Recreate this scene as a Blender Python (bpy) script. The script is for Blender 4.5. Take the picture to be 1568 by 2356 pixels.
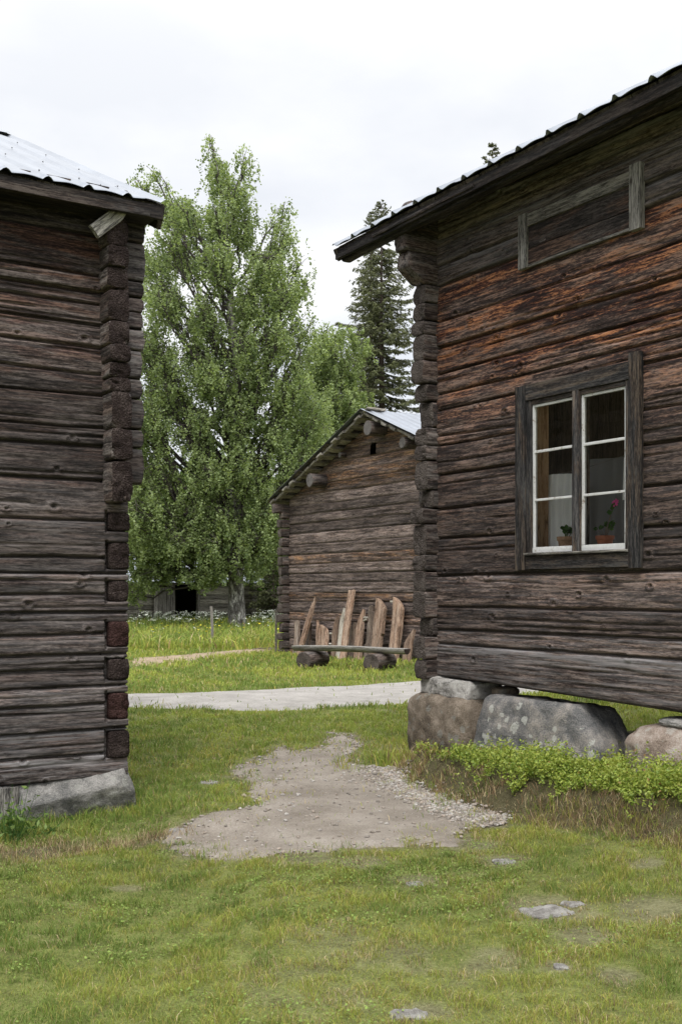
import bpy, math, random
import numpy as np
from mathutils import Vector

for o in list(bpy.data.objects): bpy.data.objects.remove(o)
SC = bpy.context.scene
COL = SC.collection
R = math.radians

# ---------------------------------------------------------------- camera
F = 2575.0; CX = 784.0; HY = 1361.0; EYE = 1.6          # photo measured on a 1568 x 2356 grid
cd = bpy.data.cameras.new('camera'); cam = bpy.data.objects.new('camera', cd); COL.objects.link(cam)
cd.sensor_fit = 'HORIZONTAL'; cd.sensor_width = 36; cd.lens = 36 * F / 1568
cd.shift_y = (HY - 1178) / 1568
cd.clip_start = 0.05; cd.clip_end = 3000
cam.location = (0, 0, EYE); cam.rotation_euler = (R(90), 0, 0)
SC.camera = cam

SC.render.engine = 'CYCLES'; SC.cycles.use_denoising = True; SC.cycles.sample_clamp_indirect = 3.0

# ---------------------------------------------------------------- world, sun, exposure
SC.view_settings.view_transform = 'Standard'; SC.view_settings.look = 'None'
SC.view_settings.gamma = 1; SC.view_settings.exposure = 0.68
SUN_EL, SUN_AZ = R(54), R(184)
W = bpy.data.worlds.new('World'); SC.world = W; W.use_nodes = True
nt = W.node_tree; N = nt.nodes; L = nt.links; N.clear()
out = N.new('ShaderNodeOutputWorld')
sky = N.new('ShaderNodeTexSky'); sky.sky_type = 'NISHITA'; sky.sun_disc = False
sky.sun_elevation = SUN_EL; sky.sun_rotation = SUN_AZ; sky.altitude = 200
bg1 = N.new('ShaderNodeBackground'); bg1.inputs[1].default_value = 0.1
L.new(sky.outputs[0], bg1.inputs[0])
tc = N.new('ShaderNodeTexCoord')
mp = N.new('ShaderNodeMapping'); mp.inputs['Scale'].default_value = (1.0, 1.0, 2.2); mp.inputs['Location'].default_value = (0.35, 0.2, 0.1)
L.new(tc.outputs['Generated'], mp.inputs[0])
n1 = N.new('ShaderNodeTexNoise'); n1.inputs['Scale'].default_value = 3.4; n1.inputs['Detail'].default_value = 7; n1.inputs['Roughness'].default_value = 0.5
L.new(mp.outputs[0], n1.inputs['Vector'])
cr = N.new('ShaderNodeValToRGB')
cr.color_ramp.elements[0].position = 0.36; cr.color_ramp.elements[0].color = (0.66, 0.70, 0.785, 1)
cr.color_ramp.elements[1].position = 0.60; cr.color_ramp.elements[1].color = (1.0, 1.0, 1.005, 1)
e = cr.color_ramp.elements.new(0.48); e.color = (0.83, 0.855, 0.90, 1)
L.new(n1.outputs['Fac'], cr.inputs[0])
# brighter towards the top, greyer lower down, as cloud is
sx = N.new('ShaderNodeSeparateXYZ'); L.new(tc.outputs['Generated'], sx.inputs[0])
mr = N.new('ShaderNodeMapRange'); mr.inputs[1].default_value = 0.12; mr.inputs[2].default_value = 0.5; mr.inputs[3].default_value = 0.0; mr.inputs[4].default_value = 1.0
L.new(sx.outputs['Z'], mr.inputs[0])
mx = N.new('ShaderNodeMixRGB'); mx.blend_type = 'MIX'; mx.inputs[2].default_value = (1.03, 1.03, 1.03, 1)
mf = N.new('ShaderNodeMath'); mf.operation = 'MULTIPLY'; mf.inputs[1].default_value = 0.7
L.new(mr.outputs[0], mf.inputs[0]); L.new(mf.outputs[0], mx.inputs[0]); L.new(cr.outputs[0], mx.inputs[1])
# an overcast sky is about three times as bright overhead as at the horizon
zr = N.new('ShaderNodeMapRange'); zr.interpolation_type = 'SMOOTHSTEP'; zr.inputs[1].default_value = 0.42; zr.inputs[2].default_value = 0.95; zr.inputs[3].default_value = 0.69; zr.inputs[4].default_value = 2.3
L.new(sx.outputs['Z'], zr.inputs[0])
bg2 = N.new('ShaderNodeBackground'); L.new(zr.outputs[0], bg2.inputs[1])
L.new(mx.outputs[0], bg2.inputs[0])
ms = N.new('ShaderNodeMixShader'); ms.inputs[0].default_value = 0.95
L.new(bg1.outputs[0], ms.inputs[1]); L.new(bg2.outputs[0], ms.inputs[2]); L.new(ms.outputs[0], out.inputs[0])
ld = bpy.data.lights.new('sun', 'SUN'); ld.energy = 1.5; ld.angle = R(28); ld.color = (1.0, 0.96, 0.9)
lo = bpy.data.objects.new('sun', ld); COL.objects.link(lo)
# nishita rotation is clockwise from +Y seen from above
sd = Vector((math.sin(SUN_AZ) * math.cos(SUN_EL), math.cos(SUN_AZ) * math.cos(SUN_EL), math.sin(SUN_EL)))
lo.rotation_euler = sd.to_track_quat('Z', 'Y').to_euler(); lo.location = (0, 0, 30)

# ================================================================ numpy helpers
def _h(ix, iy, iz, seed):
    h = (ix.astype(np.int64) * 374761393 + iy.astype(np.int64) * 668265263 + iz.astype(np.int64) * 2147483647 + seed * 974634777) & 0xffffffff
    h = ((h ^ (h >> 13)) * 1274126177) & 0xffffffff
    h = ((h ^ (h >> 16)) * 2246822519) & 0xffffffff
    return ((h ^ (h >> 15)) & 0xffffff) / float(0xffffff)
def vn(x, y=0.0, z=0.0, seed=0):
    x, y, z = np.broadcast_arrays(np.asarray(x, float), np.asarray(y, float), np.asarray(z, float))
    x0 = np.floor(x); y0 = np.floor(y); z0 = np.floor(z)
    fx = x - x0; fy = y - y0; fz = z - z0
    fx = fx * fx * (3 - 2 * fx); fy = fy * fy * (3 - 2 * fy); fz = fz * fz * (3 - 2 * fz)
    r = 0
    for a in (0, 1):
        for b in (0, 1):
            for c in (0, 1):
                w = (fx if a else 1 - fx) * (fy if b else 1 - fy) * (fz if c else 1 - fz)
                r = r + w * _h(x0 + a, y0 + b, z0 + c, seed)
    return r
def fbm(x, y=0.0, z=0.0, seed=0, o=4, g=0.5):
    r = 0; a = 1; s = 0; f = 1
    for i in range(o):
        r = r + a * vn(np.asarray(x) * f, np.asarray(y) * f, np.asarray(z) * f, seed + i * 17); s += a; a *= g; f *= 2.03
    return r / s
def sst(a, b, x):
    t = np.clip((np.asarray(x, float) - a) / (b - a), 0, 1); return t * t * (3 - 2 * t)

def mesh(name, v, f, mat=None, parent=None, smooth=False, attrs=None, cattr=None, mats=None, mi=None):
    """v Nx3, f MxK (or list of such) -> one mesh object"""
    v = np.asarray(v, np.float32).reshape(-1, 3)
    fs = f if isinstance(f, list) else [f]
    fs = [np.asarray(q, np.int32) for q in fs if len(q)]
    me = bpy.data.meshes.new(name)
    me.vertices.add(len(v)); me.vertices.foreach_set('co', v.ravel())
    loops = np.concatenate([q.ravel() for q in fs]); tot = np.concatenate([np.full(len(q), q.shape[1], np.int32) for q in fs])
    st = np.concatenate([[0], np.cumsum(tot)[:-1]]).astype(np.int32)
    me.loops.add(len(loops)); me.loops.foreach_set('vertex_index', loops)
    me.polygons.add(len(tot)); me.polygons.foreach_set('loop_start', st); me.polygons.foreach_set('loop_total', tot)
    if mi is not None: me.polygons.foreach_set('material_index', np.asarray(mi, np.int32))
    me.polygons.foreach_set('use_smooth', np.full(len(tot), smooth))
    me.update(calc_edges=True); me.validate()
    for k, a in (attrs or {}).items():
        at = me.attributes.new(k, 'FLOAT', 'POINT'); at.data.foreach_set('value', np.asarray(a, np.float32).ravel())
    if cattr is not None:
        c = np.ones((len(v), 4), np.float32); c[:, :3] = cattr
        at = me.attributes.new('tint', 'FLOAT_COLOR', 'POINT'); at.data.foreach_set('color', c.ravel())
    for m in (mats or ([mat] if mat else [])): me.materials.append(m)
    o = bpy.data.objects.new(name, me); COL.objects.link(o)
    if parent: o.parent = parent
    return o
class MB:
    """collects pieces to become ONE mesh"""
    def __init__(s): s.v = []; s.f = []; s.a = []; s.m = []; s.n = 0
    def add(s, v, f, tone=0.5, mi=0):
        v = np.asarray(v, float); s.v.append(v)
        for q in (f if isinstance(f, list) else [f]):
            q = np.asarray(q, np.int64); s.f.append(q + s.n); s.m.append(np.full(len(q), mi))
        s.a.append(np.broadcast_to(np.asarray(tone, float), (len(v),))); s.n += len(v)
    def build(s, name, mat=None, parent=None, smooth=False, mats=None):
        fs = s.f
        return mesh(name, np.concatenate(s.v), fs, mat, parent, smooth, {'tone': np.concatenate(s.a)}, mats=mats, mi=np.concatenate(s.m) if mats else None)
def empty(name, loc=(0, 0, 0), rz=0.0):
    o = bpy.data.objects.new(name, None); COL.objects.link(o); o.location = loc; o.rotation_euler = (0, 0, rz); o.empty_display_size = 0.2
    return o
def tag(o, label=None, cat=None, group=None, kind=None):
    if label: o['label'] = label
    if cat: o['category'] = cat
    if group: o['group'] = group
    if kind: o['kind'] = kind
    return o

def cube_grid(n, ns=None):
    nx, ny, nz = ns if ns else (n, n, n)
    vs = []; fs = []; off = 0
    for ax, (na, nb) in ((0, (ny, nz)), (1, (nz, nx)), (2, (nx, ny))):
        for sgn in (-1, 1):
            a, b = np.meshgrid(np.linspace(-1, 1, na + 1), np.linspace(-1, 1, nb + 1), indexing='ij')
            p = np.zeros(a.shape + (3,)); p[..., ax] = sgn; p[..., (ax + 1) % 3] = a; p[..., (ax + 2) % 3] = b
            i = np.arange((na + 1) * (nb + 1)).reshape(na + 1, nb + 1)
            q = np.stack([i[:-1, :-1], i[1:, :-1], i[1:, 1:], i[:-1, 1:]], -1).reshape(-1, 4)
            if sgn < 0: q = q[:, ::-1]
            vs.append(p.reshape(-1, 3)); fs.append(q + off); off += p.size // 3
    v = np.concatenate(vs); f = np.concatenate(fs)
    key = np.round(v * 1e5).astype(np.int64)
    _, idx, inv = np.unique(key, axis=0, return_index=True, return_inverse=True)
    return v[idx], inv.ravel()[f]
_cg = {}
def cgrid(ns):
    if ns not in _cg: _cg[ns] = cube_grid(0, ns)
    return _cg[ns]

def block(x0, x1, y0, y1, z0, z1, axis=1, k=5.0, amp=0.006, ns=None, seed=0, endcrack=0.0, nf=9.0, taper=0.0):
    """hewn timber: rounded-rectangle section along axis, waney surface, checked ends"""
    v, f = cgrid(ns or (8, 8, 8)); v = v.copy()
    a, b = [i for i in range(3) if i != axis]
    A = v[:, a]; B = v[:, b]; m = np.maximum(abs(A), abs(B)); m2 = np.maximum((abs(A) ** k + abs(B) ** k) ** (1 / k), 1e-6)
    s = np.where(m > 1e-6, m / m2, 1); v[:, a] = A * s; v[:, b] = B * s
    e = abs(v[:, axis]) > 0.999
    ang = np.arctan2(v[:, b], v[:, a]); rad = np.hypot(v[:, a], v[:, b])
    c = np.array([(x0 + x1) / 2, (y0 + y1) / 2, (z0 + z1) / 2]); h = np.array([x1 - x0, y1 - y0, z1 - z0]) / 2
    if taper: v[:, a] *= 1 + taper * v[:, axis]; v[:, b] *= 1 + taper * v[:, axis]
    p = v * h + c
    q = p.copy(); q[:, axis] *= 0.18
    d = np.stack([fbm(q[:, 0] * nf, q[:, 1] * nf, q[:, 2] * nf, seed + j * 5, 4, 0.6) - 0.5 for j in range(3)], -1)
    p[:, a] += d[:, a] * amp * 4; p[:, b] += d[:, b] * amp * 4; p[:, axis] += d[:, axis] * amp * 3
    if endcrack:
        ck = np.maximum(0, fbm(ang * 2.2 + 9, rad * 0.5, 0, seed + 50, 3, 0.6) - 0.56) * 5
        sg = np.sign(v[:, axis]); p[:, axis] -= sg * e * (ck * endcrack * sst(0.05, 0.4, rad) + endcrack * 0.25 * vn(p[:, a] * 90, p[:, b] * 90, 0, seed) + 0.004 * (rad ** 6))
    return p, f
def box(x0, x1, y0, y1, z0, z1):
    v = np.array([(x, y, z) for x in (x0, x1) for y in (y0, y1) for z in (z0, z1)], float)
    f = np.array([(0, 1, 3, 2), (4, 6, 7, 5), (0, 4, 5, 1), (2, 3, 7, 6), (0, 2, 6, 4), (1, 5, 7, 3)])
    return v, f
def tube(pts, rad, n=8, cap=True, seed=0, rough=0.0):
    P = np.asarray(pts, float); m = len(P); rad = np.broadcast_to(np.asarray(rad, float), (m,))
    T = np.gradient(P, axis=0); T /= np.linalg.norm(T, axis=1)[:, None] + 1e-9
    up = np.array([0.31, 0.23, 0.92]) if abs(T[0][2]) < 0.9 else np.array([1.0, 0.1, 0])
    vs = []
    for i in range(m):
        a = np.cross(T[i], up); a /= np.linalg.norm(a) + 1e-9; b = np.cross(T[i], a)
        th = np.arange(n) * 2 * np.pi / n
        r = rad[i] * (1 + rough * (vn(np.cos(th) * 2 + 7, np.sin(th) * 2 + 7, i * 0.35, seed) - 0.5) * 2)
        vs.append(P[i] + np.outer(np.cos(th) * r, a) + np.outer(np.sin(th) * r, b))
    v = np.concatenate(vs); f = []
    i = np.arange(m - 1)[:, None] * n; j = np.arange(n)[None]
    f = np.stack([i + j, i + (j + 1) % n, i + n + (j + 1) % n, i + n + j], -1).reshape(-1, 4)
    if cap:
        v = np.concatenate([v, P[:1], P[-1:]]); c0 = m * n; jj = np.arange(n)
        t = np.concatenate([np.stack([(jj + 1) % n, jj, np.full(n, c0)], -1), np.stack([(m - 1) * n + jj, (m - 1) * n + (jj + 1) % n, np.full(n, c0 + 1)], -1)])
        return v, [f, t]
    return v, f

# photo grid -> world
def ray(px, py): return (px - CX) / F, (HY - py) / F
def at(px, py, Y): a, b = ray(px, py); return np.array([a * Y, Y, EYE + b * Y])
def local(px_pt, org, th):
    dx = px_pt[0] - org[0]; dy = px_pt[1] - org[1]
    return dx * math.cos(th) + dy * math.sin(th), -dx * math.sin(th) + dy * math.cos(th)

# ================================================================ materials
def newmat(name):
    m = bpy.data.materials.new(name); m.use_nodes = True; n = m.node_tree.nodes; n.clear()
    o = n.new('ShaderNodeOutputMaterial'); b = n.new('ShaderNodeBsdfPrincipled'); m.node_tree.links.new(b.outputs[0], o.inputs[0])
    return m, n, m.node_tree.links, b
def noise(n, l, vec, scale, detail=4, rough=0.55, mscale=None, loc=None, dist=0.0):
    if mscale is not None:
        mpn = n.new('ShaderNodeMapping'); mpn.inputs['Scale'].default_value = mscale
        if loc: mpn.inputs['Location'].default_value = loc
        l.new(vec, mpn.inputs[0]); vec = mpn.outputs[0]
    t = n.new('ShaderNodeTexNoise'); t.inputs['Scale'].default_value = scale; t.inputs['Detail'].default_value = detail; t.inputs['Roughness'].default_value = rough; t.inputs['Distortion'].default_value = dist
    l.new(vec, t.inputs['Vector']); return t.outputs['Fac']
def ramp(n, l, fac, stops):
    c = n.new('ShaderNodeValToRGB'); el = c.color_ramp.elements
    while len(el) > 1: el.remove(el[-1])
    el[0].position = stops[0][0]; el[0].color = tuple(stops[0][1]) + (1,)
    for p, q in stops[1:]:
        e_ = el.new(p); e_.color = tuple(q) + (1,)
    l.new(fac, c.inputs[0]); return c.outputs[0]
def mix(n, l, fac, a, b, mode='MIX'):
    x = n.new('ShaderNodeMixRGB'); x.blend_type = mode
    for i, q in ((0, fac), (1, a), (2, b)):
        if isinstance(q, (int, float)): x.inputs[i].default_value = q
        elif isinstance(q, tuple): x.inputs[i].default_value = q + (1,)
        else: l.new(q, x.inputs[i])
    return x.outputs[0]
def mth(n, l, op, a, b=None, clamp=False):
    x = n.new('ShaderNodeMath'); x.operation = op; x.use_clamp = clamp
    for i, q in ((0, a), (1, b)):
        if q is None: continue
        if isinstance(q, (int, float)): x.inputs[i].default_value = q
        else: l.new(q, x.inputs[i])
    return x.outputs[0]
def attr(n, name, col=False):
    a = n.new('ShaderNodeAttribute'); a.attribute_name = name; return a.outputs['Color' if col else 'Fac']
def bump(n, l, b, h, strength=0.5, dist=0.01, prev=None):
    x = n.new('ShaderNodeBump'); x.inputs['Strength'].default_value = strength; x.inputs['Distance'].default_value = dist
    l.new(h, x.inputs['Height'])
    if prev is not None: l.new(prev, x.inputs['Normal'])
    l.new(x.outputs[0], b.inputs['Normal']); return x.outputs[0]

def wood(name, grey, warm, axis='X', amount=0.0, lo=0.35, pale=None, fine=1.0, silver=0.25, use_warm=False):
    """weathered timber. grey/warm: lists (dark, mid, light). axis = grain direction in object space"""
    m, n, l, b = newmat(name)
    t = n.new('ShaderNodeTexCoord'); v = t.outputs['Object']
    tone = attr(n, 'tone')
    # shift the pattern for each timber
    cb = n.new('ShaderNodeCombineXYZ'); s_ = mth(n, l, 'MULTIPLY', tone, 37.0); l.new(s_, cb.inputs[0]); l.new(s_, cb.inputs[1]); l.new(s_, cb.inputs[2])
    ad = n.new('ShaderNodeVectorMath'); l.new(v, ad.inputs[0]); l.new(cb.outputs[0], ad.inputs[1]); v = ad.outputs[0]
    def sc(a, c): return (a, c, c) if axis == 'X' else ((c, a, c) if axis == 'Y' else (c, c, a))
    g1 = noise(n, l, v, 1.0, 6, 0.65, sc(1.5, 20 * fine), dist=0.2)
    g2 = noise(n, l, v, 1.0, 5, 0.7, sc(5.0, 60 * fine), (3, 1, 7), dist=0.15)
    g4 = noise(n, l, v, 1.0, 4, 0.7, sc(24.0, 150 * fine), (6, 2, 1))
    g3 = noise(n, l, v, 1.0, 3, 0.5, sc(1.1, 5), (11, 5, 2))
    g = mth(n, l, 'ADD', mth(n, l, 'ADD', mth(n, l, 'MULTIPLY', g1, 0.27), mth(n, l, 'MULTIPLY', g4, 0.28)), mth(n, l, 'ADD', mth(n, l, 'MULTIPLY', g2, 0.33), mth(n, l, 'MULTIPLY', g3, 0.12)))
    gc = ramp(n, l, g, [(lo + 0.085, grey[0]), (0.49, grey[1]), (0.555, grey[2])])
    wc = ramp(n, l, g, [(lo + 0.10, warm[0]), (0.495, warm[1]), (0.56, warm[2])])
    w1 = noise(n, l, v, 1.0, 5, 0.7, sc(1.3, 9), (2, 8, 4), dist=0.8)
    wm = ramp(n, l, w1, [(0.45, (0, 0, 0)), (0.56, (1, 1, 1))])
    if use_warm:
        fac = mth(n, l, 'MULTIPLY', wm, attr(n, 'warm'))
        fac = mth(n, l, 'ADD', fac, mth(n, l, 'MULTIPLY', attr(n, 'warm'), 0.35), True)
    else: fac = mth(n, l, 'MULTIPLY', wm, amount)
    c = mix(n, l, fac, gc, wc)
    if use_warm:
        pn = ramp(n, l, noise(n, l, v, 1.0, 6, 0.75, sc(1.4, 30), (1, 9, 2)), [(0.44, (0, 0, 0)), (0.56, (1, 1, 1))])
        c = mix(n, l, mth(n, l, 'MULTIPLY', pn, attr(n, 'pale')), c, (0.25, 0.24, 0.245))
    if silver:
        sv = noise(n, l, v, 1.0, 6, 0.8, sc(3.0, 60), (5, 3, 1))
        sm = ramp(n, l, sv, [(0.56, (0, 0, 0)), (0.68, (1, 1, 1))])
        f2 = mth(n, l, 'MULTIPLY', sm, silver)
        if use_warm: f2 = mth(n, l, 'MULTIPLY', f2, mth(n, l, 'SUBTRACT', 1.0, attr(n, 'warm'), True))
        c = mix(n, l, f2, c, pale or (0.26, 0.25, 0.25))
    # thin checks along the grain
    for (sa, sb, lo_, wd, st, off) in ((0.7, 16, (4, 4, 9), 0.020, 0.9, 0), (1.6, 40, (8, 2, 6), 0.026, 0.75, 1)):
        q = noise(n, l, v, 1.0, 2, 0.5, sc(sa, sb * fine), lo_, dist=0.5)
        ln = ramp(n, l, mth(n, l, 'ABSOLUTE', mth(n, l, 'SUBTRACT', q, 0.5)), [(0.0, (1, 1, 1)), (wd, (0, 0, 0))])
        brk = ramp(n, l, noise(n, l, v, 1.0, 3, 0.5, sc(1.5, 7), (lo_[1], 1, 3)), [(0.45, (0, 0, 0)), (0.58, (1, 1, 1))])
        c = mix(n, l, mth(n, l, 'MULTIPLY', mth(n, l, 'MULTIPLY', ln, brk), st), c, (0.012, 0.009, 0.008))
    # knots
    mpn = n.new('ShaderNodeMapping'); mpn.inputs['Scale'].default_value = sc(2.6, 4.6); l.new(v, mpn.inputs[0])
    vo = n.new('ShaderNodeTexVoronoi'); vo.inputs['Scale'].default_value = 1.0; l.new(mpn.outputs[0], vo.inputs['Vector'])
    km = ramp(n, l, vo.outputs['Distance'], [(0.035, (1, 1, 1)), (0.075, (0.35, 0.35, 0.35)), (0.11, (0, 0, 0))])
    c = mix(n, l, mth(n, l, 'MULTIPLY', km, 0.75), c, (0.03, 0.02, 0.016))
    # timber to timber difference
    tv = n.new('ShaderNodeMapRange'); l.new(tone, tv.inputs[0]); tv.inputs[3].default_value = 0.55; tv.inputs[4].default_value = 1.35
    hs = n.new('ShaderNodeHueSaturation'); l.new(tv.outputs[0], hs.inputs['Value']); l.new(c, hs.inputs['Color'])
    l.new(hs.outputs[0], b.inputs['Base Color']); b.inputs['Roughness'].default_value = 0.85; b.inputs['Specular IOR Level'].default_value = 0.25
    ridge = noise(n, l, v, 1.0, 7, 0.75, sc(1.8, 60 * fine), (9, 1, 3), dist=0.1)
    bump(n, l, b, ridge, 0.8, 0.007)
    return m

M = {}
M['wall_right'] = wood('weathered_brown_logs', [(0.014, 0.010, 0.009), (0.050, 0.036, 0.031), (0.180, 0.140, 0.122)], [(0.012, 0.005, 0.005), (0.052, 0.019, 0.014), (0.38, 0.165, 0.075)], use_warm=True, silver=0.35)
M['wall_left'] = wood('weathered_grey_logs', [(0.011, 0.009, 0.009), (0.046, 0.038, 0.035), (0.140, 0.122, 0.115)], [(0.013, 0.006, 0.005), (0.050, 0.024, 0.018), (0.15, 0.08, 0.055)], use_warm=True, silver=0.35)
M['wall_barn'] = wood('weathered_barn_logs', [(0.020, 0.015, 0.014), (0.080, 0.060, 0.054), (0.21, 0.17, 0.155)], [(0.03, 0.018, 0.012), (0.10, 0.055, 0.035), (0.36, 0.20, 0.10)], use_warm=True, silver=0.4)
M['wall_far'] = wood('far_barn_boards', [(0.06, 0.055, 0.045), (0.17, 0.155, 0.135), (0.32, 0.30, 0.26)], [(0.03, 0.02, 0.015), (0.1, 0.07, 0.05), (0.2, 0.15, 0.1)], silver=0.3)
M['far_door'] = wood('far_barn_grey_boards', [(0.10, 0.09, 0.08), (0.20, 0.185, 0.17), (0.30, 0.28, 0.26)], [(0.03, 0.02, 0.015), (0.1, 0.07, 0.05), (0.2, 0.15, 0.1)], axis='Z', silver=0.3)
M['butt_y'] = wood('log_side_y', [(0.012, 0.010, 0.010), (0.060, 0.050, 0.046), (0.17, 0.15, 0.14)], [(0.03, 0.012, 0.008), (0.08, 0.04, 0.03), (0.2, 0.12, 0.08)], axis='Y', amount=0.35, silver=0.25)
M['butt_x'] = wood('log_side_x', [(0.014, 0.012, 0.012), (0.07, 0.062, 0.060), (0.17, 0.155, 0.15)], [(0.03, 0.012, 0.008), (0.08, 0.04, 0.03), (0.2, 0.12, 0.08)], axis='X', amount=0.3, silver=0.3)
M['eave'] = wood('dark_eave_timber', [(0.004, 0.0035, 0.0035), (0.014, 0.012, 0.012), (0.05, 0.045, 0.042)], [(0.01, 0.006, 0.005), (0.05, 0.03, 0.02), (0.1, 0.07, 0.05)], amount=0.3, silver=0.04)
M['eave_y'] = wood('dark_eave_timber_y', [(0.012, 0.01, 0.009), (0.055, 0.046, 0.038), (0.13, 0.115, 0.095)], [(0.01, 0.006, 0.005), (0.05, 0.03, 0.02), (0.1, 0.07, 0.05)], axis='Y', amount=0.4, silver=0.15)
M['frame_x'] = wood('blackened_frame_x', [(0.008, 0.008, 0.009), (0.025, 0.024, 0.025), (0.085, 0.08, 0.077)], [(0.02, 0.012, 0.008), (0.08, 0.05, 0.03), (0.22, 0.15, 0.09)], amount=0.35, silver=0.25)
M['frame_z'] = wood('blackened_frame_z', [(0.008, 0.008, 0.009), (0.025, 0.024, 0.025), (0.085, 0.08, 0.077)], [(0.02, 0.012, 0.008), (0.08, 0.05, 0.03), (0.22, 0.15, 0.09)], axis='Z', amount=0.45, silver=0.25)
M['greyboard_x'] = wood('grey_board_x', [(0.05, 0.047, 0.043), (0.21, 0.198, 0.178), (0.38, 0.36, 0.325)], [(0.02, 0.012, 0.008), (0.08, 0.05, 0.03), (0.15, 0.1, 0.07)], amount=0.3, silver=0.3)
M['greyboard_z'] = wood('grey_board_z', [(0.05, 0.047, 0.045), (0.28, 0.268, 0.25), (0.46, 0.44, 0.41)], [(0.02, 0.012, 0.008), (0.08, 0.05, 0.03), (0.15, 0.1, 0.07)], axis='Z', amount=0.2, silver=0.3)
M['darkpanel'] = wood('dark_hatch_boards', [(0.008, 0.007, 0.007), (0.028, 0.022, 0.020), (0.09, 0.075, 0.07)], [(0.02, 0.01, 0.006), (0.07, 0.03, 0.018), (0.2, 0.09, 0.04)], amount=0.4, silver=0.15)
M['plank'] = wood('leaning_plank_brown', [(0.09, 0.06, 0.042), (0.22, 0.15, 0.11), (0.37, 0.28, 0.215)], [(0.08, 0.045, 0.028), (0.21, 0.12, 0.075), (0.36, 0.23, 0.155)], axis='Z', amount=0.6, fine=0.7, silver=0.1, pale=(0.42, 0.36, 0.31))
M['plank_grey'] = wood('leaning_plank_grey', [(0.06, 0.045, 0.036), (0.165, 0.125, 0.10), (0.30, 0.25, 0.21)], [(0.06, 0.035, 0.022), (0.16, 0.095, 0.06), (0.28, 0.19, 0.13)], axis='Z', amount=0.4, fine=0.7, silver=0.15)
M['plank_pale'] = wood('leaning_plank_pale', [(0.20, 0.18, 0.15), (0.38, 0.35, 0.30), (0.5, 0.47, 0.42)], [(0.2, 0.15, 0.1), (0.35, 0.28, 0.2), (0.45, 0.38, 0.3)], axis='Z', amount=0.3, fine=0.7, silver=0.1)
M['bench'] = wood('silvered_log', [(0.07, 0.065, 0.06), (0.22, 0.21, 0.195), (0.38, 0.37, 0.35)], [(0.08, 0.06, 0.05), (0.2, 0.16, 0.12), (0.3, 0.25, 0.2)], amount=0.25, silver=0.2, pale=(0.45, 0.44, 0.42))
M['inside'] = wood('interior_timber', [(0.012, 0.009, 0.007), (0.035, 0.026, 0.02), (0.07, 0.052, 0.04)], [(0.03, 0.02, 0.01), (0.1, 0.06, 0.03), (0.2, 0.12, 0.07)], axis='Z', silver=0)
M['jamb'] = wood('warm_interior_board', [(0.30, 0.17, 0.09), (0.52, 0.32, 0.18), (0.62, 0.42, 0.26)], [(0.2, 0.1, 0.05), (0.36, 0.2, 0.1), (0.5, 0.32, 0.18)], axis='Z', silver=0)

def endgrain(name, c0, c1, c2):
    m, n, l, b = newmat(name); t = n.new('ShaderNodeTexCoord'); v = t.outputs['Object']
    a = noise(n, l, v, 95, 5, 0.75); d = noise(n, l, v, 7, 4, 0.6, (1, 1, 1), (3, 3, 3))
    g = mth(n, l, 'ADD', mth(n, l, 'MULTIPLY', a, 0.6), mth(n, l, 'MULTIPLY', d, 0.4))
    c = ramp(n, l, g, [(0.34, c0), (0.5, c1), (0.68, c2)])
    l.new(c, b.inputs['Base Color']); b.inputs['Roughness'].default_value = 0.95; b.inputs['Specular IOR Level'].default_value = 0.15
    vo = n.new('ShaderNodeTexVoronoi'); vo.inputs['Scale'].default_value = 70; l.new(v, vo.inputs['Vector'])
    bump(n, l, b, mth(n, l, 'ADD', vo.outputs['Distance'], a), 1.0, 0.012)
    return m
M['end'] = endgrain('log_end_grain', (0.006, 0.004, 0.004), (0.030, 0.021, 0.019), (0.11, 0.088, 0.08))
M['end_red'] = endgrain('log_end_red', (0.008, 0.004, 0.004), (0.036, 0.018, 0.016), (0.115, 0.065, 0.06))
M['end_pale'] = endgrain('log_end_grey', (0.03, 0.028, 0.027), (0.12, 0.11, 0.105), (0.24, 0.225, 0.215))
M['end_mid'] = endgrain('log_end_mid', (0.014, 0.011, 0.010), (0.075, 0.062, 0.055), (0.19, 0.165, 0.15))

def metal(name, base=(0.55, 0.57, 0.6)):
    m, n, l, b = newmat(name); t = n.new('ShaderNodeTexCoord'); v = t.outputs['Object']
    s = noise(n, l, v, 1.0, 5, 0.65, (9, 1.2, 1.2)); s2 = noise(n, l, v, 3.0, 4, 0.6)
    c = ramp(n, l, mth(n, l, 'ADD', mth(n, l, 'MULTIPLY', s, 0.6), mth(n, l, 'MULTIPLY', s2, 0.4)), [(0.32, tuple(x * 0.70 for x in base)), (0.65, base)])
    l.new(c, b.inputs['Base Color']); b.inputs['Metallic'].default_value = 0.55; b.inputs['Roughness'].default_value = 0.42
    bump(n, l, b, s2, 0.1, 0.01)
    return m
M['metal'] = metal('galvanised_roof_sheet', (0.235, 0.255, 0.29))
M['screw'] = metal('roof_screw', (0.2, 0.2, 0.21))

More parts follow.
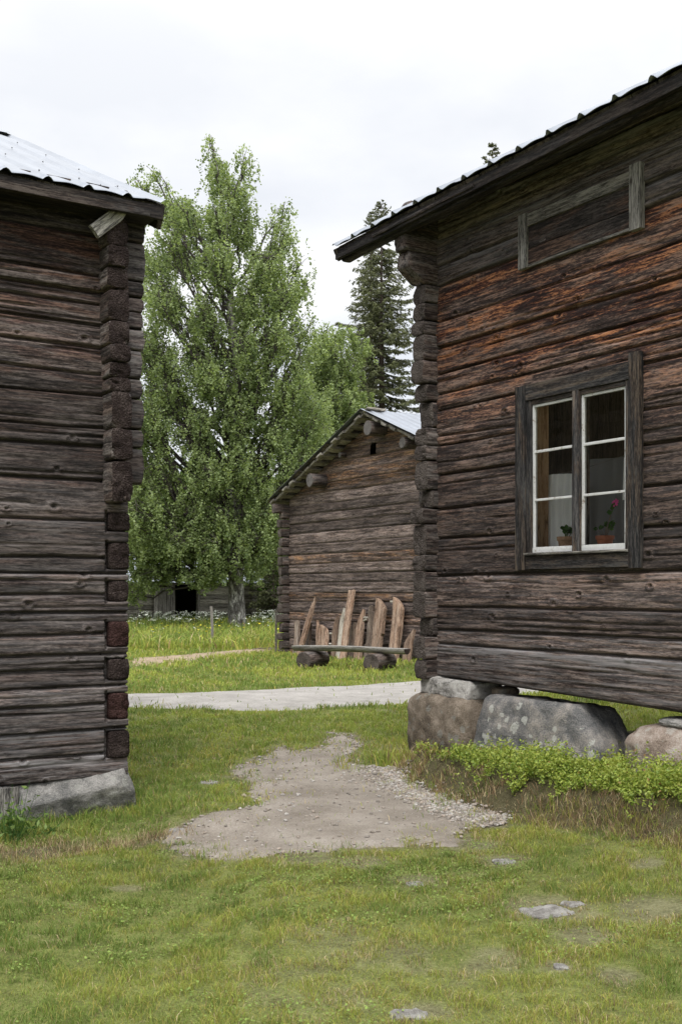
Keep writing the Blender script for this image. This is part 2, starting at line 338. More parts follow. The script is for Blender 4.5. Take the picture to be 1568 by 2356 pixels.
def stone(name, cols, lichen=(0.42, 0.42, 0.38), lf=0.5, scale=1.0):
    m, n, l, b = newmat(name); t = n.new('ShaderNodeTexCoord'); v = t.outputs['Object']
    a = noise(n, l, v, 4.5 * scale, 8, 0.7); f = noise(n, l, v, 90 * scale, 4, 0.7)
    g = mth(n, l, 'ADD', mth(n, l, 'MULTIPLY', a, 0.65), mth(n, l, 'MULTIPLY', f, 0.35))
    c = ramp(n, l, g, [(0.40, cols[0]), (0.5, cols[1]), (0.60, cols[2])])
    if lf:
        vo = n.new('ShaderNodeTexVoronoi'); vo.inputs['Scale'].default_value = 9 * scale
        dn = noise(n, l, v, 26 * scale, 3, 0.6)
        mv = n.new('ShaderNodeVectorMath'); mv.operation = 'MULTIPLY_ADD'
        cb = n.new('ShaderNodeCombineXYZ'); l.new(dn, cb.inputs[0]); l.new(dn, cb.inputs[1]); l.new(dn, cb.inputs[2])
        l.new(cb.outputs[0], mv.inputs[0]); mv.inputs[1].default_value = (0.09, 0.09, 0.09); l.new(v, mv.inputs[2]); l.new(mv.outputs[0], vo.inputs['Vector'])
        bl = noise(n, l, v, 2.6 * scale, 3, 0.5, (1, 1, 1), (4, 4, 1))
        k = mth(n, l, 'ADD', vo.outputs['Distance'], mth(n, l, 'MULTIPLY', mth(n, l, 'SUBTRACT', 0.62, bl), 1.3))
        lm = ramp(n, l, k, [(0.33, (1, 1, 1)), (0.38, (0, 0, 0))])
        c = mix(n, l, mth(n, l, 'MULTIPLY', lm, lf), c, lichen)
    l.new(c, b.inputs['Base Color']); b.inputs['Roughness'].default_value = 0.9; b.inputs['Specular IOR Level'].default_value = 0.25
    bump(n, l, b, g, 1.0, 0.05)
    return m
M['stone_grey'] = stone('lichened_grey_stone', [(0.075, 0.078, 0.082), (0.185, 0.18, 0.175), (0.37, 0.335, 0.30)], (0.50, 0.50, 0.46), lf=0.8)
M['stone_brown'] = stone('brown_stone', [(0.075, 0.06, 0.048), (0.18, 0.145, 0.11), (0.30, 0.25, 0.20)], (0.25, 0.26, 0.24), lf=0.5)
M['stone_white'] = stone('pale_lichened_stone', [(0.14, 0.135, 0.13), (0.42, 0.40, 0.375), (0.60, 0.585, 0.56)], (0.12, 0.115, 0.11), lf=0.6, scale=1.6)
M['stone_left'] = stone('dull_grey_stone', [(0.09, 0.09, 0.09), (0.20, 0.195, 0.185), (0.37, 0.355, 0.335)], lf=0.35)
M['stone_pink'] = stone('pinkish_stone', [(0.15, 0.11, 0.085), (0.32, 0.255, 0.21), (0.48, 0.42, 0.37)], (0.5, 0.5, 0.46), lf=0.4)
M['stone_small'] = stone('pale_ground_stone', [(0.18, 0.165, 0.15), (0.34, 0.325, 0.30), (0.50, 0.48, 0.45)], (0.5, 0.5, 0.47), lf=0.3, scale=3)

def leafmat(name, stops, trans=0.35, attrname='tone', rough=0.6):
    m, n, l, b = newmat(name)
    c = ramp(n, l, attr(n, attrname), stops)
    n.remove(b); o = [q for q in n if q.type == 'OUTPUT_MATERIAL'][0]
    d = n.new('ShaderNodeBsdfPrincipled'); d.inputs['Roughness'].default_value = rough; d.inputs['Specular IOR Level'].default_value = 0.3
    tr = n.new('ShaderNodeBsdfTranslucent'); mxs = n.new('ShaderNodeMixShader'); mxs.inputs[0].default_value = trans
    l.new(c, d.inputs['Base Color']); tc_ = mix(n, l, 1.0, c, (1.25, 1.25, 0.7), 'MULTIPLY'); l.new(tc_, tr.inputs['Color'])
    l.new(d.outputs[0], mxs.inputs[1]); l.new(tr.outputs[0], mxs.inputs[2]); l.new(mxs.outputs[0], o.inputs[0])
    return m
M['birch_leaf'] = leafmat('birch_leaf', [(0, (0.10, 0.145, 0.058)), (0.5, (0.225, 0.285, 0.12)), (1, (0.36, 0.44, 0.22))], 0.45)
M['bush_leaf'] = leafmat('bush_leaf', [(0, (0.05, 0.09, 0.02)), (0.5, (0.10, 0.17, 0.035)), (1, (0.18, 0.25, 0.07))])
M['spruce_leaf'] = leafmat('spruce_needles', [(0, (0.045, 0.056, 0.030)), (0.55, (0.115, 0.125, 0.062)), (1, (0.21, 0.235, 0.10))], 0.12)
M['berry_leaf'] = leafmat('lingonberry_leaf', [(0, (0.06, 0.10, 0.02)), (0.5, (0.18, 0.26, 0.04)), (0.85, (0.32, 0.37, 0.07)), (0.93, (0.22, 0.15, 0.05)), (1, (0.26, 0.12, 0.04))], 0.25, rough=0.4)
M['pot_leaf'] = leafmat('potted_leaf', [(0, (0.03, 0.08, 0.02)), (1, (0.08, 0.17, 0.04))], 0.3)

def colmat(name, trans=0.25, rough=0.7):
    m, n, l, b = newmat(name); c = attr(n, 'tint', True)
    n.remove(b); o = [q for q in n if q.type == 'OUTPUT_MATERIAL'][0]
    d = n.new('ShaderNodeBsdfPrincipled'); d.inputs['Roughness'].default_value = rough; d.inputs['Specular IOR Level'].default_value = 0.25
    tr = n.new('ShaderNodeBsdfTranslucent'); mxs = n.new('ShaderNodeMixShader'); mxs.inputs[0].default_value = trans
    l.new(c, d.inputs['Base Color']); l.new(c, tr.inputs['Color'])
    l.new(d.outputs[0], mxs.inputs[1]); l.new(tr.outputs[0], mxs.inputs[2]); l.new(mxs.outputs[0], o.inputs[0])
    return m
M['grass'] = colmat('grass_blades')

def simple(name, c, rough=0.7, var=0.2, scale=20, bmp=0.3, dist=0.005):
    m, n, l, b = newmat(name); t = n.new('ShaderNodeTexCoord')
    a = noise(n, l, t.outputs['Object'], scale, 5, 0.65)
    cc = ramp(n, l, a, [(0.3, tuple(x * (1 - var) for x in c)), (0.7, tuple(min(1, x * (1 + var)) for x in c))])
    l.new(cc, b.inputs['Base Color']); b.inputs['Roughness'].default_value = rough
    if bmp: bump(n, l, b, a, bmp, dist)
    return m
M['bark'] = simple('branch_bark', (0.055, 0.047, 0.042), 0.9, 0.4, 12)
M['sprucebark'] = simple('spruce_bark', (0.075, 0.055, 0.045), 0.9, 0.4, 12)
M['twig'] = simple('dry_twigs', (0.16, 0.13, 0.11), 0.9, 0.4, 12)
M['terracotta'] = simple('terracotta_pot', (0.33, 0.115, 0.065), 0.8, 0.2, 25)
M['terracotta_old'] = simple('weathered_terracotta', (0.36, 0.22, 0.14), 0.9, 0.45, 18)
M['pink'] = simple('pink_petals', (0.75, 0.10, 0.36), 0.6, 0.2, 40, 0)
M['bounce_ceiling'] = simple('white_bounce_ceiling', (0.72, 0.72, 0.70), 0.8, 0.08, 6, 0)  # unseen ceiling, made white to bounce light onto the curtain
M['bounce_floor'] = simple('pale_bounce_floor', (0.52, 0.46, 0.38), 0.8, 0.15, 6, 0)  # unseen floor, kept pale as a reflector for the curtain
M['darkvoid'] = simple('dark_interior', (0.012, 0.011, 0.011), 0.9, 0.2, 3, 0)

def birchbark():
    m, n, l, b = newmat('birch_bark'); t = n.new('ShaderNodeTexCoord'); v = t.outputs['Object']
    a = noise(n, l, v, 1.0, 6, 0.7, (7, 7, 3)); d = noise(n, l, v, 1.0, 5, 0.7, (14, 14, 5), (3, 3, 3))
    c = ramp(n, l, a, [(0.40, (0.05, 0.045, 0.042)), (0.48, (0.20, 0.19, 0.175)), (0.58, (0.45, 0.44, 0.42))])
    c = mix(n, l, ramp(n, l, d, [(0.45, (0, 0, 0)), (0.55, (0.8, 0.8, 0.8))]), c, (0.05, 0.045, 0.04))
    l.new(c, b.inputs['Base Color']); b.inputs['Roughness'].default_value = 0.9; bump(n, l, b, d, 0.8, 0.03); return m
M['birchbark'] = birchbark()
def paint():
    m, n, l, b = newmat('flaking_white_paint'); t = n.new('ShaderNodeTexCoord'); v = t.outputs['Object']
    a = noise(n, l, v, 1.0, 6, 0.75, (30, 30, 30)); d = noise(n, l, v, 5, 3, 0.5)
    k = mth(n, l, 'ADD', mth(n, l, 'MULTIPLY', a, 0.6), mth(n, l, 'MULTIPLY', d, 0.4))
    c = ramp(n, l, k, [(0.38, (0.22, 0.17, 0.13)), (0.44, (0.50, 0.50, 0.49)), (0.7, (0.62, 0.63, 0.64))])
    l.new(c, b.inputs['Base Color']); b.inputs['Roughness'].default_value = 0.6; bump(n, l, b, a, 0.5, 0.004); return m
M['paint'] = paint()
def cloth(name, c, tr):
    m, n, l, b = newmat(name); n.remove(b); o = [q for q in n if q.type == 'OUTPUT_MATERIAL'][0]
    t = n.new('ShaderNodeTexCoord'); a = noise(n, l, t.outputs['Object'], 1.0, 4, 0.6, (160, 160, 160))
    cc = mix(n, l, 0.15, c, a, 'MULTIPLY')
    d = n.new('ShaderNodeBsdfDiffuse'); q = n.new('ShaderNodeBsdfTranslucent'); x = n.new('ShaderNodeMixShader'); x.inputs[0].default_value = 0.5
    l.new(cc, d.inputs[0]); l.new(cc, q.inputs[0]); l.new(d.outputs[0], x.inputs[1]); l.new(q.outputs[0], x.inputs[2])
    if tr:
        p = n.new('ShaderNodeBsdfTransparent'); y = n.new('ShaderNodeMixShader'); y.inputs[0].default_value = tr
        l.new(x.outputs[0], y.inputs[1]); l.new(p.outputs[0], y.inputs[2]); l.new(y.outputs[0], o.inputs[0])
    else: l.new(x.outputs[0], o.inputs[0])
    return m
M['curtain'] = cloth('white_linen', (0.93, 0.93, 0.95), 0)
M['sheer'] = cloth('sheer_curtain', (0.32, 0.33, 0.35), 0.45)
def glass():
    m, n, l, b = newmat('old_window_glass'); n.remove(b); o = [q for q in n if q.type == 'OUTPUT_MATERIAL'][0]
    t = n.new('ShaderNodeTexCoord'); a = noise(n, l, t.outputs['Object'], 3.5, 2, 0.5)
    bp = n.new('ShaderNodeBump'); bp.inputs['Strength'].default_value = 0.25; bp.inputs['Distance'].default_value = 0.02; l.new(a, bp.inputs['Height'])
    fr = n.new('ShaderNodeFresnel'); fr.inputs['IOR'].default_value = 1.55
    gl = n.new('ShaderNodeBsdfGlossy'); gl.inputs['Roughness'].default_value = 0.02; l.new(bp.outputs[0], gl.inputs['Normal'])
    tr = n.new('ShaderNodeBsdfTransparent'); tr.inputs[0].default_value = (0.98, 0.99, 0.99, 1)
    x = n.new('ShaderNodeMixShader'); l.new(mth(n, l, 'MULTIPLY', fr.outputs[0], 1.2, True), x.inputs[0])
    l.new(tr.outputs[0], x.inputs[1]); l.new(gl.outputs[0], x.inputs[2]); l.new(x.outputs[0], o.inputs[0]); return m
M['glass'] = glass()

# ================================================================ places
TH1 = -math.atan2(2575.0, 1639.0)          # wall running towards the viewer's right (-57.5 deg)
TH2 = TH1 + math.pi / 2
RC = (0.0858 * 10.2, 10.2)                 # right house, corner
LC = (-1.634, 8.6)                         # left house, corner
BC = (-0.0462 * 29, 29.0)                  # middle barn, corner
FC = (-0.0773 * 53, 53.0)                  # far barn, corner

def tolocal(x, y, org, th):
    dx = x - org[0]; dy = y - org[1]
    return dx * math.cos(th) + dy * math.sin(th), -dx * math.sin(th) + dy * math.cos(th)

def foot(xl):   # foot line of the right-hand bank, in the right house's frame
    return np.interp(xl, [-0.6, 0.1, 0.7, 2.1, 3.6, 9], [-0.15, -0.50, -0.78, -1.05, -1.0, -1.0])
def G(x, y):
    """height of the ground"""
    x = np.asarray(x, float); y = np.asarray(y, float)
    g = 0.05 * (fbm(x * 0.35, y * 0.35, 0, 3, 3) - 0.5) + 0.03 * (fbm(x * 1.6, y * 1.6, 0, 9, 3) - 0.5) * sst(60, 20, y)
    xl, yl = tolocal(x, y, RC, TH1)
    w = 0.05 * (fbm(x * 3, y * 3, 0, 21, 3) - 0.5) * 2
    f = foot(xl) + w
    up = sst(0, 0.30, yl - f) * sst(-0.45, 0.15, xl) * sst(6.5, 4.0, yl)
    g = g + up * (0.17 + 0.03 * np.clip(xl, 0, 3)) * (1 + 0.12 * (fbm(x * 6, y * 6, 0, 5, 3) - 0.5))
    g = g + 0.10 * sst(0.8, 2.3, x) * sst(4.0, 6.0, y) * sst(9.5, 7.5, y) * (1 - up)
    xa, ya = tolocal(x, y, LC, TH2)
    g = g - 0.10 * sst(-0.9, -1.15, ya + 0.12 * np.sin(x * 5)) * sst(-0.2, -1.0, x) * sst(4.3, 6.2, y) * sst(8.5, 7.8, y)
    g = g - 0.09 * sst(-1.3, -0.9, ya) * sst(0.5, -0.1, ya) * sst(0.5, -0.1, xa) * (y < 12)
    g = g + 0.12 * sst(-0.3, 2.2, x) * sst(20, 24, y) * sst(40, 32, y)
    g = g + 0.25 * sst(33, 42, y) * 0
    # far rise of the meadow
    g = g + 0.9 * sst(70, 200, y)
    return g

# path masks ------------------------------------------------------
def gp(px, py, h=0.0):
    Y = (EYE - h) * F / (py - HY); return ((px - CX) / F * Y, Y)
def pip(poly, x, y):
    """signed-ish inside test + distance to edge (positive inside)"""
    P = np.array(poly); x = np.asarray(x, float); y = np.asarray(y, float)
    ins = np.zeros(x.shape, bool); dm = np.full(x.shape, 1e9)
    for i in range(len(P)):
        x1, y1 = P[i]; x2, y2 = P[(i + 1) % len(P)]
        c = ((y1 > y) != (y2 > y)) & (x < (x2 - x1) * (y - y1) / (y2 - y1 + 1e-12) + x1); ins ^= c
        t = np.clip(((x - x1) * (x2 - x1) + (y - y1) * (y2 - y1)) / ((x2 - x1) ** 2 + (y2 - y1) ** 2), 0, 1)
        dm = np.minimum(dm, np.hypot(x - x1 - t * (x2 - x1), y - y1 - t * (y2 - y1)))
    return np.where(ins, dm, -dm)
DIRT = [gp(*p) for p in [(385, 1905), (420, 1880), (470, 1874), (560, 1868), (585, 1838), (560, 1800), (545, 1768), (590, 1745), (640, 1722), (690, 1738), (745, 1722), (770, 1690), (800, 1690), (830, 1722), (800, 1752), (850, 1775), (905, 1785), (950, 1815), (1010, 1845), (1080, 1868), (1160, 1890), (1090, 1905), (1040, 1915), (1035, 1950), (960, 1945), (830, 1950), (700, 1960), (560, 1962), (450, 1948), (400, 1930)]]
DIRT2 = [gp(*p) for p in [(300, 1536), (300, 1515), (420, 1508), (560, 1496), (620, 1492), (640, 1500), (560, 1506), (420, 1522)]]
def dirt_sd(x, y):
    d = np.maximum(pip(DIRT, x, y), pip(DIRT2, x, y))
    return d + 0.34 * (fbm(x * 2.6, y * 2.6, 0, 33, 5, 0.62) - 0.5) + 0.12 * (fbm(x * 14, y * 14, 0, 31, 2) - 0.5)
def road_sd(x, y):
    # near and far edge of the gravel road as functions of x
    near = np.interp(x, [-30, -9, -2.9, -0.8, 1.1, 4, 9, 40], [15.5, 15.4, 15.25, 14.9, 16.1, 18.2, 21.0, 40])
    far = np.interp(x, [-30, -9, -3.3, 0, 1.36, 4, 9, 40], [17.6, 17.4, 17.25, 18.9, 20.0, 22.0, 25, 45])
    return np.minimum(y - near, far - y) + 0.35 * (fbm(x * 1.3, y * 1.3, 0, 41, 4, 0.6) - 0.5)
def bare(x, y):
    """0..1 worn spots in the lawn"""
    a = fbm(x * 1.5, y * 1.5, 0, 61, 4, 0.6)
    b_ = sst(0.60, 0.72, a) * (0.35 + 0.65 * sst(-0.5, 1.2, x))
    for px, py, r_ in ((960, 2030, .16), (1270, 2100, .26), (1150, 1985, .16), (1340, 2160, .16), (1500, 2110, .22), (700, 1975, .2), (830, 1985, .2), (1280, 2230, .08), (980, 2330, .12), (1420, 2250, .12), (290, 2010, .10), (480, 1803, .12), (860, 1600, .0), (1090, 1950, .2), (1480, 2020, .12)):
        if r_ <= 0: continue
        cx_, cy_ = gp(px, py); b_ = np.maximum(b_, sst(1.3, 0.5, np.hypot(x - cx_, (y - cy_)) / r_ + 0.6 * (fbm(x * 9, y * 9, 0, 71, 2) - 0.5)))
    return b_

# ================================================================ ground
def grid(x0, x1, y0, y1, dx, dy, fz):
    xs = np.arange(x0, x1 + dx / 2, dx); ys = np.arange(y0, y1 + dy / 2, dy)
    X, Y = np.meshgrid(xs, ys, indexing='ij'); Z = fz(X, Y); n, m_ = X.shape
    i = np.arange(n * m_).reshape(n, m_); q = np.stack([i[:-1, :-1], i[1:, :-1], i[1:, 1:], i[:-1, 1:]], -1).reshape(-1, 4)
    return np.stack([X, Y, Z], -1).reshape(-1, 3), q
def axis_pts(lo, hi, f, k, c=0):
    """spacing that grows away from the near zone"""
    out_ = [c]; d = f
    while out_[-1] < hi: out_.append(out_[-1] + d); d *= k if out_[-1] > c + 6 else 1
    return out_
def ground():
    m, n, l, b = newmat('soil_and_turf'); t = n.new('ShaderNodeTexCoord'); v = t.outputs['Object']
    a = noise(n, l, v, 5, 8, 0.7); d = noise(n, l, v, 60, 4, 0.7); e_ = noise(n, l, v, 1.2, 4, 0.6)
    g = ramp(n, l, mth(n, l, 'ADD', mth(n, l, 'MULTIPLY', a, 0.5), mth(n, l, 'MULTIPLY', d, 0.5)), [(0.36, (0.075, 0.072, 0.03)), (0.5, (0.135, 0.155, 0.045)), (0.64, (0.21, 0.22, 0.075))])
    s = ramp(n, l, mth(n, l, 'ADD', mth(n, l, 'MULTIPLY', a, 0.4), mth(n, l, 'MULTIPLY', d, 0.6)), [(0.36, (0.085, 0.066, 0.05)), (0.5, (0.18, 0.148, 0.118)), (0.64, (0.30, 0.26, 0.215))])
    s = mix(n, l, attr(n, 'peat'), s, mix(n, l, 1.0, s, (0.36, 0.32, 0.30), 'MULTIPLY')); c = mix(n, l, attr(n, 'soil'), g, s)
    l.new(c, b.inputs['Base Color']); b.inputs['Roughness'].default_value = 1.0; b.inputs['Specular IOR Level'].default_value = 0.1
    bump(n, l, b, mth(n, l, 'ADD', a, d), 0.8, 0.03)
    xs = np.array(sorted(set(np.round(np.concatenate([np.arange(-4, 4.5, 0.05), np.arange(-12, -4, 0.4), np.arange(4.5, 12, 0.4), np.array([-400, -200, -100, -60, -40, -30, -20, -15, 15, 20, 30, 40, 60, 100, 200, 400.])]), 4))))
    ys = np.array(sorted(set(np.round(np.concatenate([np.arange(2.5, 12, 0.05), np.arange(12, 30, 0.15), np.arange(30, 70, 0.6), np.array([-40, -10, 0, 1.5, 75, 85, 100, 120, 150, 200, 300, 500, 900.])]), 4))))
    X, Y = np.meshgrid(xs, ys, indexing='ij'); Z = G(X, Y); i = np.arange(X.size).reshape(X.shape)
    q = np.stack([i[:-1, :-1], i[1:, :-1], i[1:, 1:], i[:-1, 1:]], -1).reshape(-1, 4)
    xl, yl = tolocal(X, Y, RC, TH1); fd = yl - foot(xl)
    soil = np.maximum(bare(X, Y) * 0.55, sst(-0.12, 0.02, fd) * sst(0.55, 0.25, fd) * sst(-0.4, 0.1, xl) * 0.95)
    soil = np.maximum(soil, sst(0.4, 0.9, yl) * sst(6, 5, yl) * sst(0, .4, xl) * sst(9, 8, xl))
    xa, ya = tolocal(X, Y, LC, TH2)
    soil = np.maximum(soil, np.exp(-((ya + 1.02) / 0.13) ** 2) * sst(0.35, 0.0, xa) * 0.9)
    soil = np.maximum(soil * 0.8, sst(-0.18, 0.10, dirt_sd(X, Y) + 0.3 * (fbm(X * 9, Y * 9, 0, 23, 3) - 0.5)))
    o = mesh('ground', np.stack([X, Y, Z], -1), q, m, smooth=True, attrs={'soil': soil, 'peat': np.maximum(sst(-0.10, 0.02, fd) * sst(-0.4, 0.1, xl) * sst(9, 8, xl) * (Y < 14), np.exp(-((ya + 1.02) / 0.16) ** 2) * sst(0.35, 0.0, xa) * 0.7 * (Y < 10))})
    tag(o, kind='structure')
ground()

def gravelmat(name, c0, c1, c2, fine=160, bs=0.6):
    m, n, l, b = newmat(name); t = n.new('ShaderNodeTexCoord'); v = t.outputs['Object']
    a = noise(n, l, v, 2.2, 6, 0.65); d = noise(n, l, v, fine, 3, 0.6)
    vo = n.new('ShaderNodeTexVoronoi'); vo.inputs['Scale'].default_value = fine * 0.45; l.new(v, vo.inputs['Vector'])
    g = mth(n, l, 'ADD', mth(n, l, 'MULTIPLY', a, 0.45), mth(n, l, 'ADD', mth(n, l, 'MULTIPLY', d, 0.35), mth(n, l, 'MULTIPLY', noise(n, l, v, fine * 0.4, 3, 0.7), 0.2)))
    c = ramp(n, l, g, [(0.34, c0), (0.5, c1), (0.66, c2)])
    l.new(c, b.inputs['Base Color']); b.inputs['Roughness'].default_value = 0.95; b.inputs['Specular IOR Level'].default_value = 0.15
    bump(n, l, b, d, bs, 0.012)
    return m
def sheet(name, sd, x0, x1, y0, y1, dx, dy, mat, crown=0.0):
    xs = np.arange(x0, x1 + dx / 2, dx); ys = np.arange(y0, y1 + dy / 2, dy)
    X, Y = np.meshgrid(xs, ys, indexing='ij'); S = sd(X, Y)
    Z = G(X, Y) + np.clip(S * 0.35, -0.05, 0.008) + crown * sst(0, 1.0, S)
    i = np.arange(X.size).reshape(X.shape)
    q = np.stack([i[:-1, :-1], i[1:, :-1], i[1:, 1:], i[:-1, 1:]], -1).reshape(-1, 4)
    keep = (S.ravel()[q] > -0.12).any(1); q = q[keep]
    used = np.unique(q); mp_ = np.zeros(X.size, int); mp_[used] = np.arange(len(used))
    o = mesh(name, np.stack([X, Y, Z], -1).reshape(-1, 3)[used], mp_[q], mat, smooth=True); tag(o, kind='structure'); return o
sheet('dirt_path', lambda x, y: np.maximum(dirt_sd(x, y), -1), -3.2, 2.2, 6.2, 13.2, 0.04, 0.04, gravelmat('trodden_dirt', (0.11, 0.092, 0.075), (0.215, 0.188, 0.158), (0.32, 0.29, 0.255), 110))
sheet('bare_track', dirt_sd, -9, -1.2, 24, 33, 0.12, 0.12, gravelmat('bare_track_soil', (0.12, 0.09, 0.06), (0.26, 0.2, 0.14), (0.36, 0.3, 0.22), 60))
sheet('gravel_road', road_sd, -16, 12, 14, 27, 0.12, 0.12, gravelmat('grey_gravel', (0.16, 0.15, 0.138), (0.26, 0.246, 0.228), (0.37, 0.352, 0.33), 60, 0.8), 0.02)

# ================================================================ log walls
def log_wall(name, parent, x0, x1, bounds, mat, warmf, du=0.0125, dv=0.0085, depth=0.05, thick=0.16, holes=(), seed=1, cracks=1.0, groove_rects=(), clip=None, back=True, palef=None):
    """one wall of stacked hewn logs, outer face about y=0, outward = -y"""
    bounds = sorted(bounds)
    us = np.arange(x0, x1 + du / 2, du); vs_ = np.arange(bounds[0], bounds[-1] + dv / 2, dv)
    U, V = np.meshgrid(us, vs_, indexing='ij')
    nb = len(bounds); H = np.full(U.shape, -1.0); tone = np.zeros(U.shape); warm = np.zeros(U.shape); pale = np.zeros(U.shape)
    rs = np.random.RandomState(seed)
    B = [np.full(us.shape, bounds[0])]
    for i in range(1, nb - 1):
        B.append(bounds[i] + 0.015 * (fbm(us * 0.9, i * 7.3, 0, seed, 4, 0.55) - 0.5) * 2 + rs.uniform(-0.004, 0.004) * (us - x0))
    B.append(np.full(us.shape, bounds[-1]))
    tones = rs.uniform(0, 1, nb)
    for i in range(nb - 1):
        lo_ = B[i][:, None]; hi = B[i + 1][:, None]; h = hi - lo_
        t = (V - lo_) / h; msk = (t >= 0) & (t <= 1.0)
        e_ = np.minimum(t, 1 - t) * h                          # metres from nearest seam
        rr = 0.008 + 0.007 * rs.rand()
        prof = depth * (1 - np.clip(1 - (e_ - 0.0035) / rr, 0, 1) ** 1.4)
        prof = prof + 0.006 * (1 - (2 * t - 1) ** 4) + rs.uniform(-0.010, 0.008) + rs.uniform(-0.014, 0.006) * t + 0.008 * (fbm(us * 0.7, i * 3.1, 0, seed + 40, 3) - 0.5)[:, None]
        # long shakes
        for c in range(rs.randint(1, 4)):
            tc0 = rs.uniform(0.18, 0.85)
            line = tc0 + 0.16 * (fbm(us * 0.8, c * 5.1 + i, 0, seed + 3, 3) - 0.5)[:, None] + rs.uniform(-0.04, 0.04) * us[:, None]
            inten = sst(0.42, 0.60, fbm(us * 0.9 + 3, c * 3.3 + i * 2.1, 0, seed + 9, 3))[:, None]
            wd = max(dv * 0.6, 0.0035) + 0.004 * inten * rs.uniform(0.2, 1.3)
            prof = prof - cracks * 0.017 * inten * np.exp(-(((t - line) * h) / wd) ** 2)
        tone[msk] = tones[i]; 
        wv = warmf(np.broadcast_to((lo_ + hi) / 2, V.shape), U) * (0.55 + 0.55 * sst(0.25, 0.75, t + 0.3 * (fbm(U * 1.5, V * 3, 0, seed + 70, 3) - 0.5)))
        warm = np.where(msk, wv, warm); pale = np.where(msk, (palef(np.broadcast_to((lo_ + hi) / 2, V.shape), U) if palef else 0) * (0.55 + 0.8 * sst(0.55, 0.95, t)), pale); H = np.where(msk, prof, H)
    H = np.where(H < 0 - 0.5, 0, H)
    # knots and grain ridges
    g = (fbm(U * 2.0, V * 7, 0, seed + 60, 3) - 0.5) * 0.010 + (fbm(U * 1.2, V * 45, 0, seed + 20, 4, 0.65) - 0.5) * 0.013 + (fbm(U * 7, V * 80, 0, seed + 30, 2) - 0.5) * 0.007
    area = (x1 - x0) * (bounds[-1] - bounds[0])
    for _ in range(int(area * 6)):
        ku = rs.uniform(x0, x1); kv = rs.uniform(bounds[0], bounds[-1]); r_ = rs.uniform(0.012, 0.028)
        i0, i1 = np.searchsorted(us, [ku - 0.12, ku + 0.12]); j0, j1 = np.searchsorted(vs_, [kv - 0.08, kv + 0.08])
        if i1 - i0 < 2 or j1 - j0 < 2: continue
        d = np.hypot((U[i0:i1, j0:j1] - ku) * 0.75, V[i0:i1, j0:j1] - kv) / r_
        H[i0:i1, j0:j1] += 0.012 * np.exp(-(d - 1.1) ** 2 * 3) - 0.022 * np.exp(-d ** 2 * 3)
    H = H + g
    for (a0, a1, b0, b1) in groove_rects:
        dd = np.maximum(np.maximum(a0 - U, U - a1), np.maximum(b0 - V, V - b1))
        H = np.where(dd < 0, -0.02, np.where((dd < 0.014) & (U < a0), H - 0.06, H))
    Yv = -(H - depth)
    vtx = np.stack([U, Yv, V], -1).reshape(-1, 3)
    idx = np.arange(U.size).reshape(U.shape)
    q = np.stack([idx[:-1, :-1], idx[1:, :-1], idx[1:, 1:], idx[:-1, 1:]], -1).reshape(-1, 4)
    cu = (U[:-1, :-1] + du / 2).ravel(); cv = (V[:-1, :-1] + dv / 2).ravel(); keep = np.ones(len(q), bool)
    for (a0, a1, b0, b1) in holes: keep &= ~((cu > a0) & (cu < a1) & (cv > b0) & (cv < b1))
    if clip is not None: keep &= clip(cu, cv)
    q = q[keep]
    F_ = [q]; nv = len(vtx); extra = []
    if back:
        # plain inner face around the openings
        xs = sorted({x0, x1} | {a for h_ in holes for a in h_[:2]}); zs = sorted({bounds[0], bounds[-1]} | {a for h_ in holes for a in h_[2:]})
        bq = []
        for i in range(len(xs) - 1):
            for j in range(len(zs) - 1):
                mx_, mz = (xs[i] + xs[i + 1]) / 2, (zs[j] + zs[j + 1]) / 2
                if any(a0 < mx_ < a1 and b0 < mz < b1 for a0, a1, b0, b1 in holes): continue
                if clip is not None and not clip(np.array([mx_]), np.array([mz]))[0]: continue
                k = nv + len(extra); extra += [(xs[i], thick, zs[j]), (xs[i], thick, zs[j + 1]), (xs[i + 1], thick, zs[j + 1]), (xs[i + 1], thick, zs[j])]; bq.append((k, k + 1, k + 2, k + 3))
        for (za,) in ((bounds[0],),):
            k = nv + len(extra); extra += [(x0, 0.03, za), (x0, thick, za), (x1, thick, za), (x1, 0.03, za)]; bq.append((k, k + 1, k + 2, k + 3))
        F_.append(np.array(bq))
    tn = np.concatenate([tone.ravel(), np.full(len(extra), 0.5)]); wn = np.concatenate([warm.ravel(), np.zeros(len(extra))])
    return mesh(name, np.concatenate([vtx, np.array(extra).reshape(-1, 3)]), F_, mat, parent, True, {'tone': tn, 'warm': wn, 'pale': np.concatenate([pale.ravel(), np.zeros(len(extra))])})

def interp(xs, ys): return lambda z, u=None: np.interp(z, xs, ys)

